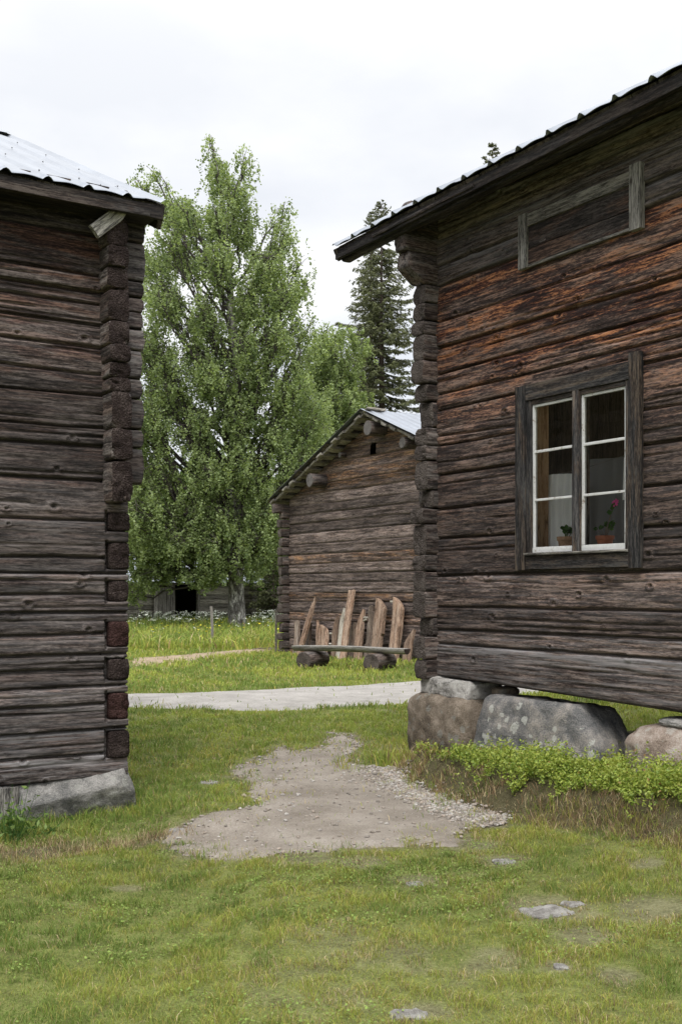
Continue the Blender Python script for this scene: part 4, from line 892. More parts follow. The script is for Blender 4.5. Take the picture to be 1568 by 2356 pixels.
# ---------------------------------------------------------------- middle barn
ba = empty('log_barn', (BC[0], BC[1], 0), TH1)
tag(ba, 'brown log barn in the middle distance with planks leaning on its gable', 'barn')
RT, RZ = 4.03, 5.67            # ridge position and height
ETX, ETZ = -0.40, 3.87
PB = math.atan2(RZ - ETZ, RT - ETX)
rs = np.random.RandomState(77); BB = [-0.15]
while BB[-1] < 5.6: BB.append(BB[-1] + rs.uniform(0.20, 0.29))
def gclip(u, v): return v < 0.06 + np.minimum(ETZ + (u - ETX) * math.tan(PB), ETZ + (2 * RT - ETX - u) * math.tan(PB)) - 0.12
VH = (1.98 + 1.12, 1.98 + 1.36, 4.585, 4.80)
def bx(px): r_ = (px - CX) / F; return (r_ * BC[1] - BC[0]) / (math.sin(-TH1) * r_ + math.cos(TH1))
vx = bx(858); vz = 1.6 + (1361 - 1032) / F * (BC[1] + vx * math.sin(TH1))
VH = (vx - 0.13, vx + 0.13, vz - 0.14, vz + 0.14)
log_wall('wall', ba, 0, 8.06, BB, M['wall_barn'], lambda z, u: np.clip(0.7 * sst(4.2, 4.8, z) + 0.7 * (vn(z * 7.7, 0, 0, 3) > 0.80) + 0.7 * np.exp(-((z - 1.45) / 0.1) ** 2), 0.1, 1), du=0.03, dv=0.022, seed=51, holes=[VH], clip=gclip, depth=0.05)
mb = MB()
for y0, y1 in ((0.0, 0.14),):
    mb.add(*box(0.0, 0.14, 0.2, 7.0, -0.1, 4.0), 0.3); mb.add(*box(7.9, 8.06, 0.2, 7.0, -0.1, 4.0), 0.3); mb.add(*box(0.0, 8.06, 6.9, 7.0, -0.1, 4.0), 0.3)
mb.build('side_wall', M['wall_far'], ba)
cm = MB()
zz = -0.1
i = 0
while zz < 3.72:
    h_ = rs.uniform(0.2, 0.28); v, f = block(-0.16, 0.0, -0.25 - rs.uniform(-0.03, 0.04), 0.1, zz + 0.01, min(zz + h_, 3.85) - 0.01, axis=1, k=5, amp=0.010, ns=(5, 5, 6), seed=i, endcrack=0.01, nf=8)
    fy = v[f].mean(1)[:, 1] < -0.22; cm.add(v, [f[~fy]], rs.rand(), 0); cm.add(v, [f[fy]], rs.rand(), 1); zz += h_; i += 1
v, f = block(-0.17, 0.0, -0.42, 0.1, 3.62, 3.86, axis=1, k=5, amp=0.008, ns=(5, 6, 6), seed=3); cm.add(v, f, 0.6, 0)
for i in range(13):
    v, f = block(-0.36 + rs.uniform(-0.03, 0.03), -0.1, 0.03, 0.17, BB[i] + 0.01, BB[i + 1] - 0.01, axis=0, k=5, amp=0.008, ns=(5, 4, 5), seed=i); cm.add(v, f, rs.rand(), 0)
cm.build('corner_logs', None, ba, True, mats=[M['butt_y'], M['end_mid']])
part('corner_batten', [(-0.205, -0.172, -0.31, -0.26, -0.05, 1.15)], M['wall_far'], ba, (1, 1, 12))
# purlins
for px, zf, r_, pr in ((845, 0, 0.17, 0.42), (712, 0, 0.165, 0.42), (925, 0, 0.12, 0.34), (781, 0, 0.07, 0.15)):
    cy = {845: 985, 712: 1105, 925: 1018, 781: 1046}[px]
    # end of purlin sits pr in front of the wall
    rr_ = (px - CX) / F
    ox, oy = BC[0] + pr * math.sin(TH1), BC[1] - pr * math.cos(TH1)
    t_ = (rr_ * oy - ox) / (math.cos(TH1) - rr_ * math.sin(TH1)); Yc = oy + t_ * math.sin(TH1); zc = 1.6 + (HY - cy) / F * Yc
    v, f = tube([(t_, -pr - 0.004, zc), (t_, -pr, zc), (t_, -pr + 0.1, zc), (t_, 0.1, zc), (t_, 0.4, zc)], [r_ * 0.93, r_, r_, r_, r_], 20, True, seed=px, rough=0.05)
    mb = MB(); q, tcap = f; mb.add(v, [q], 0.5, 0); mb.add(v, [tcap], 0.5, 1)
    mb.build('purlin', None, ba, True, mats=[M['butt_y'], M['end_pale']])
# roof: local x is across the ridge; slabs of boards + sheets. build in a frame turned by 90 deg
def barnroof():
    run = (RT - ETX) / math.cos(PB)
    # work in turned frame: X' = along ridge (local y), Y' = -(local x)
    def turn(o_): o_.rotation_euler = (0, 0, R(90)); return o_
    # turned: point (X',Y') -> local (-Y', X')
    a = corrugated('roof', ba, -0.46, 7.4, run, PB, (-ETX, ETZ + 0.08), M['metal'], 0.28, 0.0, 0.03, 61, flip=True, screws=False, lap=0.85); turn(a)
    b2 = corrugated('roof', ba, -0.46, 7.4, run, PB, (-(2 * RT - ETX), ETZ + 0.08), M['metal'], 0.28, 0.0, 0.03, 62, screws=False, lap=0.85); turn(b2)
    mb = MB()
    for sg, ey in ((-1, -ETX), (1, -(2 * RT - ETX))):
        for row in range(int(run / 0.2)):
            s0 = row * 0.2
            v, f = slab(-0.42 + rs.uniform(-0.05, 0.06), 7.3, s0, s0 + 0.19, -0.06 + rs.uniform(-0.02, 0.01), -0.015, PB, (ey, ETZ + 0.08), sg=sg, ns=(20, 3, 2), amp=0.008, seed=row); mb.add(v, f, rs.rand())
    turn(mb.build('roof_boards', M['butt_x'], ba))
    mb = MB()
    for sg, ey in ((-1, -ETX), (1, -(2 * RT - ETX))):
        v, f = slab(-0.36, -0.22, 0.0, run, -0.12, -0.06, PB, (ey, ETZ + 0.08), sg=sg, ns=(4, 50, 3), amp=0.012, seed=9); mb.add(v, f, 0.5)
        for s0 in np.arange(0.1, run, 0.36):
            v, f = slab(-0.40 + rs.uniform(-.05, .05), 0.1, s0, s0 + 0.20, -0.13 + rs.uniform(-0.015, 0.015), -0.07, PB, (ey, ETZ + 0.08), sg=sg, ns=(8, 4, 3), amp=0.014, seed=int(s0 * 50)); mb.add(v, f, rs.rand())
    turn(mb.build('verge_board', M['wall_far'], ba))
barnroof()
# dark loft behind the vent
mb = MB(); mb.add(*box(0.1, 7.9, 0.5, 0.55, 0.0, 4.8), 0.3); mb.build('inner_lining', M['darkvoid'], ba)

# ---------------------------------------------------------------- far barn
fa = empty('hay_barn', (FC[0], FC[1], 0), TH2)
tag(fa, 'low grey log barn with an open dark doorway behind the birch', 'barn')
FBn = [-0.1, 0.12, 0.34, 0.55, 0.78, 0.98, 1.2, 1.42, 1.62, 1.80, 1.98, 2.1]
def fx(px): r_ = (px - CX) / F; return (r_ * FC[1] - FC[0]) / (math.cos(TH2) - r_ * math.sin(TH2))
dx0, dx1 = fx(402), fx(454)
log_wall('wall', fa, -10.5, 0, FBn, M['wall_far'], lambda z, u: z * 0, du=0.08, dv=0.03, seed=71, holes=[(dx0, dx1, 0.25, 1.92)])
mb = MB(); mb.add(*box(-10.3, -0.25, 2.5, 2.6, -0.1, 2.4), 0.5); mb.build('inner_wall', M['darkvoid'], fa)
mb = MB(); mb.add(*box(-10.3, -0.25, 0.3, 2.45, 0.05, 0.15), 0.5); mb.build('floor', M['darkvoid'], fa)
mb = MB(); mb.add(*box(-10.5, -10.35, 0.2, 5.5, -0.1, 2.1), 0.5); mb.add(*box(-0.2, -0.02, 0.2, 5.5, -0.1, 2.1), 0.5); mb.add(*box(-10.35, -0.2, 5.35, 5.5, -0.1, 2.1), 0.5); mb.build('side_wall', M['wall_far'], fa)
cm = MB()
for i in range(9):
    v, f = block(-0.2, 0.02, -0.28, 0.1, i * 0.22 - 0.05, i * 0.22 + 0.15, axis=1, k=4, amp=0.012, ns=(4, 4, 4), seed=i); cm.add(v, f, rs.rand())
cm.build('corner_logs', M['wall_far'], fa, True)
d0, d1 = fx(352), fx(401)
mb = MB(); xx = d0
while xx < d1 - 0.05:
    v, f = block(xx, min(xx + 0.19, d1), -0.12, -0.09, 0.15, 1.95 + rs.uniform(-0.03, 0.03), axis=2, k=10, amp=0.004, ns=(2, 1, 8), seed=int(xx * 10) + 400); mb.add(v, f, rs.rand()); xx += 0.2
mb.build('door', M['far_door'], fa)
for bb in ((dx0 - 0.1, dx0, -0.06, 0.1, 0.2, 1.95), (dx1, dx1 + 0.12, -0.06, 0.1, 0.2, 1.95)): part('door_post', [bb], M['far_door'], fa, (1, 1, 6))
part('sill_log', [(-6, 0.4, -0.35, -0.1, 0.0, 0.2)], M['greyboard_x'], fa, (30, 3, 3), 0, 0.012, 4)
P3 = R(24)
corrugated('roof', fa, -11, 0.5, 3.3, P3, (-0.45, 2.0), M['metal'], 0.3, 0, 0.03, 81, screws=False)
corrugated('roof', fa, -11, 0.5, 3.3, P3, (-0.45 + 6.6 * math.cos(P3), 2.0), M['metal'], 0.3, 0, 0.03, 82, flip=True, screws=False)

# ---------------------------------------------------------------- planks leaning on the barn
def C6(cx, cy): return 632.7 + cx * 0.23846, 1322.9 + cy * 0.23846
def wall_hit(px):                       # point on barn wall plane seen at px
    t_ = bx(px); return t_, BC[1] + t_ * math.sin(TH1)
def plank(base, top, wpx, shape, mat, label, seed, thick=0.06, back=0.0, pegs=(), grp=None):
    bpx, bpy = C6(*base); tpx, tpy = C6(*top)
    t_, Yw = wall_hit(tpx); T = np.array([(tpx - CX) / F * Yw, Yw, EYE + (HY - tpy) / F * Yw])
    T = T + 0.10 * np.array([math.sin(TH1), -math.cos(TH1), 0])
    # foot: on the ground, in front of the wall
    t0, Y0 = wall_hit(bpx); lean = 0.32 + back
    ox, oy = BC[0] + lean * math.sin(TH1), BC[1] - lean * math.cos(TH1); rr_ = (bpx - CX) / F
    t0 = (rr_ * oy - ox) / (math.cos(TH1) - rr_ * math.sin(TH1)); Bp = np.array([ox + t0 * math.cos(TH1), oy + t0 * math.sin(TH1), 0]); Bp[2] = float(G(Bp[0], Bp[1])) - 0.04
    ez = T - Bp; Ln = np.linalg.norm(ez); ez /= Ln
    nrm = np.array([math.sin(TH1), -math.cos(TH1), 0.0]); ex = np.cross(nrm, ez) * -1; ex /= np.linalg.norm(ex)
    if ex[0] < 0: ex = -ex
    ey = np.cross(ez, ex)
    w_ = wpx * 0.23846 / F * Bp[1] / 0.62 * 1.12
    from mathutils import Matrix
    nz = 40; nx = 8
    zs = np.linspace(0, Ln, nz + 1); s = zs / Ln
    jag = 0.014 * (fbm(zs * 3, 0, 0, seed, 4, 0.6) - 0.5) * 2
    Lx = -w_ / 2 + jag; Rx = w_ / 2 + 0.02 * (fbm(zs * 3, 5, 0, seed, 4, 0.6) - 0.5) * 2
    if shape == 'point': Lx = Lx * 1 ; q = sst(0.72, 1.0, s); Rx = Rx * (1 - q) + (Lx + 0.02) * q
    elif shape == 'ski':  q = np.clip((s - 0.78) / 0.22, 0, 1) ** 2; Rx = Rx * (1 - q) + (Lx + 0.04) * q
    elif shape == 'skiL': q = np.clip((s - 0.62) / 0.38, 0, 1) ** 1.6; Lx = Lx * (1 - q) + (Rx - 0.05) * q
    elif shape == 'bulge': Rx = Rx + 0.05 * np.sin(s * np.pi); q = np.clip((s - 0.75) / 0.25, 0, 1) ** 2; Rx = Rx * (1 - q) + (Lx + 0.05) * q
    elif shape == 'broken': Lx = Lx + 0.07 * sst(0.45, 0.95, s); Rx = Rx - 0.04 * sst(0.8, 1.0, s); Lx = np.where(s > 0.9, Rx - 0.04, Lx)
    elif shape == 'shoulder': q = np.clip((s - 0.80) / 0.20, 0, 1) ** 1.3; Rx = Rx * (1 - q) + (Lx + 0.05) * q; Rx = Rx - 0.05 * (s < 0.42)
    elif shape == 'rough': Lx = Lx + 0.03 * (s > 0.72) + 0.05 * (s > 0.93); Rx = Rx - 0.04 * (s > 0.88); Lx = Lx - 0.03 * (s < 0.35)
    a = np.linspace(0, 1, nx + 1)
    X = Lx[:, None] * (1 - a) + Rx[:, None] * a; Z = zs[:, None] + 0 * X
    topj = 0.05 * (fbm(a * 6, 3, 0, seed, 3) - 0.5); Z[-1] += topj
    fr = -thick / 2 - 0.010 * (fbm(X * 9, Z * 1.2, 0, seed + 2, 4) - 0.5) * 2 + 0.012 * (abs(a - 0.5) * 2) ** 4
    bk = thick / 2 + 0 * X
    bow = 0.03 * np.sin(s * np.pi)[:, None] * (1 if seed % 2 else -0.5)
    V1 = np.stack([X, fr + bow, Z], -1).reshape(-1, 3); V2 = np.stack([X, bk + bow, Z], -1).reshape(-1, 3)
    n_, m_ = X.shape; i_ = np.arange(n_ * m_).reshape(n_, m_); q = np.stack([i_[:-1, :-1], i_[:-1, 1:], i_[1:, 1:], i_[1:, :-1]], -1).reshape(-1, 4); K = n_ * m_
    fs = [q, q[:, ::-1] + K]
    for e_ in (i_[:, 0][::-1], i_[:, -1], i_[0, :], i_[-1, :][::-1]): fs.append(np.stack([e_[:-1], e_[:-1] + K, e_[1:] + K, e_[1:]], -1)[:, ::-1])
    Vv = np.concatenate([V1, V2])
    o_ = mesh('plank', Vv, fs, mat, None, False, {'tone': np.full(len(Vv), (seed * 0.37) % 1)})
    Mx = Matrix(((ex[0], ey[0], ez[0], Bp[0]), (ex[1], ey[1], ez[1], Bp[1]), (ex[2], ey[2], ez[2], Bp[2]), (0, 0, 0, 1))); o_.matrix_world = Mx
    for ph, side in pegs:
        v, f = tube([(side * w_ * 0.40, 0.0, ph * Ln), (side * (w_ * 0.5 + 0.12), -0.01, ph * Ln + 0.02)], 0.022, 6)
        mesh('peg', v, f, M['plank_pale'], o_, attrs={'tone': np.full(len(v), 0.6)})
    tag(o_, label, 'plank', 'old planks leaning against the barn gable'); return o_
plank((185, 755), (243, 445), 46, 'none', M['plank_grey'], 'short rough plank nearest the left corner of the barn', 1)
plank((225, 800), (415, 218), 42, 'broken', M['plank'], 'long narrow splintered plank leaning steeply, second from the barn corner', 2, back=0.12)
plank((292, 735), (365, 468), 34, 'none', M['plank_grey'], 'short dark slat half hidden behind the splintered plank', 3, back=-0.1)
plank((416, 770), (460, 435), 42, 'point', M['plank'], 'short pointed plank, left one of the close pair near the left bench end', 4, back=-0.08)
plank((455, 780), (500, 475), 58, 'bulge', M['plank'], 'short curved plank, right one of the close pair near the left bench end', 5)
plank((572, 790), (618, 402), 50, 'skiL', M['plank'], 'plank with slanted top and pegs just left of the pale plank', 6, back=-0.08, pegs=((0.62, -1), (0.38, -1)))
plank((610, 800), (682, 330), 58, 'skiL', M['plank_pale'], 'pale whitish pointed plank in the middle of the row', 7)
plank((648, 820), (775, 145), 54, 'none', M['plank'], 'tallest plank in the row, straight with a square top', 8, back=0.12)
plank((708, 790), (778, 462), 62, 'skiL', M['plank_grey'], 'dark brown plank with slanted top behind the tallest plank', 9, back=-0.1)
plank((795, 800), (862, 345), 72, 'skiL', M['plank'], 'brown slanted-top plank with a peg, between the tallest plank and the ragged one', 10, pegs=((0.78, 1),))
plank((890, 800), (962, 300), 66, 'rough', M['plank_grey'], 'ragged plank with stepped broken edges and a side peg', 11, pegs=((0.80, -1),))
plank((975, 800), (1065, 215), 92, 'shoulder', M['plank'], 'broad tall plank with shouldered top and notched edge', 12, back=0.05, thick=0.09)
plank((1125, 800), (1228, 212), 84, 'ski', M['plank'], 'broad tall plank with rounded top and a peg, second from the right end', 13, back=0.05, pegs=((0.93, -1),), thick=0.09)
plank((1262, 815), (1345, 540), 74, 'skiL', M['plank'], 'short plank at the right end beside the log house corner', 14)

# ---------------------------------------------------------------- bench
def bench():
    def C6w(cx, cy, h=0.0):
        px, py = C6(cx, cy); Y = (EYE - h) * F / (py - HY); return np.array([(px - CX) / F * Y, Y])
    Lb = C6w(365, 888, 0.03); Rb = C6w(1010, 915, 0.03)
    d = Rb - Lb; dist = np.linalg.norm(d); th = math.atan2(d[1], d[0]); z = 0.02
    t_ = empty('log_bench', (Lb[0], Lb[1], z), th); tag(t_, 'silvered split-log bench on two log blocks in front of the planks', 'bench')
    a0 = -0.45; a1 = dist + 0.62
    n = 14; xs = np.linspace(a0, a1, 40); vs = []
    for x_ in xs:
        for j in range(n):
            a = -math.pi * j / (n - 1)
            r_ = 0.115 * (1 + 0.06 * (vn(x_ * 2, j * 0.3, 0, 4) - 0.5))
            vs.append((x_, math.cos(a) * r_ * 1.2, 0.455 + math.sin(a) * r_ * 1.0 + 0.01 * math.sin(x_ * 2)))
    vs = np.array(vs); i_ = np.arange(40 * n).reshape(40, n)
    q = [(i_[a, b2], i_[a, (b2 + 1) % n], i_[a + 1, (b2 + 1) % n], i_[a + 1, b2]) for a in range(39) for b2 in range(n)]
    c = MB(); c.add(vs, np.array(q)[:, ::-1], 0.5, 0)
    for e_, fl2 in ((0, 1), (39, 0)):
        cc = vs[i_[e_]].mean(0); vv = np.concatenate([vs[i_[e_]], [cc]]); ff = np.array([(j, (j + 1) % n, n) for j in range(n)]); c.add(vv, ff, .5, 1)
    c.build('seat', None, t_, False, mats=[M['bench'], M['end']])
    for x_, r_ in ((0.0, 0.185), (dist, 0.185)):
        v, f = tube([(x_, -0.36, r_), (x_, -0.35, r_), (x_, -0.1, r_ + 0.005), (x_ + 0.02, 0.32, r_), (x_ + 0.02, 0.33, r_)], [r_ * 0.94, r_, r_ * 1.02, r_, r_ * 0.94], 22, True, int(x_ * 9), 0.08)
        v[:, 2] = np.minimum(v[:, 2], 0.355); v[:, 2] -= 0.02
        mb = MB(); q_, cap = f; mb.add(v, [q_], 0.35, 0); mb.add(v, [cap], 0.5, 1); mb.build('leg', None, t_, True, mats=[M['butt_y'], M['end_mid']])
bench()

# stake, stones on the grass
sx_, sy_ = gp(488, 1484); mb = MB(); v, f = tube([(0, 0, -0.1), (0, 0, 0.6), (-0.03, 0, 1.15)], [0.045, 0.042, 0.04], 8); mb.add(v, f, 0.6)
o = mb.build('stake', M['far_door']); o.location = (sx_, sy_, float(G(sx_, sy_))); tag(o, 'thin grey wooden stake in the grass left of the birch trunk', 'stake')
def gstone(px, py, w_, h_, dpt, mat, label, seed, rz=0.0, name='ground_stone', up=0.3):
    X, Y = gp(px, py); X, Y = gp(px, py, float(G(X, Y))); z = float(G(X, Y))
    return rock(name, (X, Y, z - h_ * 0.5 + 0.012 + h_ * up * (name != 'ground_stone' or h_ > 0.2)), (w_, dpt, h_), mat, seed, rz, 5, 0.3, nf=2.2, n=16, label=label)
gstone(480, 1801, 0.15, 0.06, 0.12, M['stone_small'], 'small white stone in the grass left of the dirt path', 51)
gstone(408, 1917, 0.14, 0.10, 0.14, M['stone_small'], 'pale stone at the left tip of the dirt path by the dry bank', 52, 0.4)
gstone(1262, 2100, 0.24, 0.06, 0.20, M['stone_small'], 'flat pale stone sunk in the worn lawn at lower right', 53, 0.35)
gstone(1318, 2080, 0.13, 0.04, 0.08, M['stone_small'], 'narrow sliver of stone just right of the flat pale stone', 54, 0.3)
gstone(940, 2338, 0.14, 0.05, 0.10, M['stone_small'], 'pale stone in the grass at the bottom edge of the picture', 55, 0.2)
gstone(1058, 1860, 0.14, 0.08, 0.12, M['stone_small'], 'larger grey stone on the gravel edge below the shrub bank', 56)
gstone(1290, 2228, 0.07, 0.03, 0.06, M['stone_small'], 'tiny stone in the lawn below the flat pale stone', 57)
gstone(1160, 1985, 0.13, 0.03, 0.10, M['stone_small'], 'half buried stone in the dry grass below the shrub bank', 59, 0.2)
gstone(955, 2036, 0.10, 0.03, 0.08, M['stone_small'], 'half buried stone in the small bare patch in the middle of the lawn', 60, 0.1)
gstone(655, 1476, 0.38, 0.26, 0.3, M['stone_pink'], 'pinkish stone on the grass beside the barn corner', 58)
# stones loose on the path
for i, (px, py) in enumerate(((860, 1900), (885, 1922), (1395 / 2 + 250, 1905), (700, 1890), (620, 1895), (575, 1910), (980, 1870))): pass

# ---------------------------------------------------------------- loose gravel
def gravel(name, n, sampler, smin, smax, seed, label, mats_cols, emb=0.25):
    rs_ = np.random.RandomState(seed)
    ph = (1 + 5 ** .5) / 2
    iv = np.array([(-1, ph, 0), (1, ph, 0), (-1, -ph, 0), (1, -ph, 0), (0, -1, ph), (0, 1, ph), (0, -1, -ph), (0, 1, -ph), (ph, 0, -1), (ph, 0, 1), (-ph, 0, -1), (-ph, 0, 1)]) / 1.9
    fi = np.array([(0, 11, 5), (0, 5, 1), (0, 1, 7), (0, 7, 10), (0, 10, 11), (1, 5, 9), (5, 11, 4), (11, 10, 2), (10, 7, 6), (7, 1, 8), (3, 9, 4), (3, 4, 2), (3, 2, 6), (3, 6, 8), (3, 8, 9), (4, 9, 5), (2, 4, 11), (6, 2, 10), (8, 6, 7), (9, 8, 1)])
    P = sampler(rs_, n); n = len(P); s = smin + (smax - smin) * rs_.rand(n) ** 3
    V = iv[None] * (1 + 0.35 * (rs_.rand(n, 12, 1) - 0.5)) * s[:, None, None] * np.stack([rs_.uniform(0.7, 1.2, n), rs_.uniform(0.7, 1.2, n), rs_.uniform(0.4, 0.8, n)], -1)[:, None, :]
    a = rs_.uniform(0, 6.28, n); c, s_ = np.cos(a)[:, None], np.sin(a)[:, None]
    X = V[..., 0] * c - V[..., 1] * s_; Y = V[..., 0] * s_ + V[..., 1] * c
    Z = V[..., 2] + (G(P[:, 0], P[:, 1]) + 0.008 + s * emb)[:, None]
    V = np.stack([X + P[:, :1], Y + P[:, 1:2], Z], -1)
    Ff = fi[None] + (np.arange(n) * 12)[:, None, None]
    cc = mats_cols[rs_.randint(0, len(mats_cols), n)] * rs_.uniform(0.75, 1.2, (n, 1))
    o_ = mesh(name, V.reshape(-1, 3), Ff.reshape(-1, 3), M['pebble'], None, False, cattr=np.repeat(cc, 12, 0)); tag(o_, label, 'gravel', kind='stuff'); return o_
def pebmat():
    m, n, l, b = newmat('pebbles'); l.new(attr(n, 'tint', True), b.inputs['Base Color']); b.inputs['Roughness'].default_value = 0.9; return m
M['pebble'] = pebmat()
cols = np.array([(0.27, 0.245, 0.22), (0.22, 0.19, 0.16), (0.33, 0.31, 0.285), (0.17, 0.15, 0.13), (0.28, 0.235, 0.195)])
def samp_path(rs_, n):
    x = rs_.uniform(-1.3, 1.3, n * 6); y = rs_.uniform(6.6, 12.5, n * 6); d = dirt_sd(x, y)
    xl, yl = tolocal(x, y, RC, TH1); edge = np.exp(-((foot(xl) - yl - 0.16) / 0.17) ** 2) * (xl > -0.3)
    lft = np.exp(-((d - 0.03) / 0.06) ** 2) * 0.10 + 0.05
    p = np.where(d > -0.05, np.maximum(edge * 1.6, lft), 0) * (0.3 + 1.4 * fbm(x * 4, y * 4, 0, 5, 2))
    k = rs_.rand(n * 6) < p; return np.stack([x[k], y[k]], -1)[:n]
gravel('gravel', 9000, samp_path, 0.004, 0.019, 5, 'loose pale gravel on the dirt path, thickest along the shrub bank', cols)
def samp_edge(rs_, n):
    x = rs_.uniform(-0.2, 1.3, n * 12); y = rs_.uniform(7.4, 10.6, n * 12); xl, yl = tolocal(x, y, RC, TH1)
    k = (rs_.rand(n * 12) < np.exp(-((foot(xl) - yl - 0.10) / 0.10) ** 2)) & (xl > -0.1) & (xl < 2.15); return np.stack([x[k], y[k]], -1)[:n]
gravel('gravel', 2400, samp_edge, 0.006, 0.022, 6, 'band of coarser pebbles at the foot of the shrub bank', cols)

# ================================================================ grass
def pa2_(x, y): return fbm(x * 11, y * 11, 0, 191, 2)
def in_building(x, y):
    a, b2 = tolocal(x, y, LC, TH2); r_ = (a < 0.0) & (b2 > 0.06) & (b2 < 7.7)
    a, b2 = tolocal(x, y, RC, TH1); r_ |= (a > -0.1) & (b2 > 0.3) & (b2 < 5.9) & (a < 6)
    a, b2 = tolocal(x, y, BC, TH1); r_ |= (a > 0) & (b2 > 0.03) & (b2 < 7) & (a < 8)
    return r_
def shrubzone(x, y):
    xl, yl = tolocal(x, y, RC, TH1); fd = yl - foot(xl)
    return sst(0.14, 0.26, fd + 0.34 * (fbm(x * 5, y * 5, 0, 15, 3) - 0.5)) * sst(0.25, 0.05, yl) * sst(-0.15, 0.15, xl)
def blades(P, h, w, col, rs_, lean=0.5, flatx=None):
    n = len(P); a = rs_.uniform(0, 2 * np.pi, n); la = rs_.uniform(0, 2 * np.pi, n); lm = h * lean * rs_.uniform(0.2, 1.6, n)
    base = np.stack([P[:, 0], P[:, 1], G(P[:, 0], P[:, 1]) - 0.004], -1)
    sd_ = np.stack([np.cos(a), np.sin(a), np.zeros(n)], -1) * w[:, None] / 2
    ld_ = np.stack([np.cos(la), np.sin(la), np.zeros(n)], -1)
    mid = base + ld_ * (lm * 0.35)[:, None] + np.array([0, 0, 1.0]) * (h * 0.6)[:, None]
    tip = base + ld_ * lm[:, None] + np.array([0, 0, 1.0]) * (h * np.clip(1.05 - 0.35 * lm / h, 0.3, 1))[:, None]
    V = np.stack([base - sd_, base + sd_, mid + sd_ * 0.75, mid - sd_ * 0.75, tip], 1)
    b0 = (np.arange(n) * 5)[:, None]
    q = (b0 + np.array([0, 1, 2, 3])); t = (b0 + np.array([3, 2, 4]))
    return V.reshape(-1, 3), q, t, np.repeat(col, 5, 0)
GREEN = np.array([0.145, 0.205, 0.038]); LIME = np.array([0.245, 0.285, 0.048]); YEL = np.array([0.30, 0.265, 0.070]); STRAW = np.array([0.42, 0.34, 0.20]); DK = np.array([0.095, 0.150, 0.032]); BRN = np.array([0.20, 0.135, 0.075])
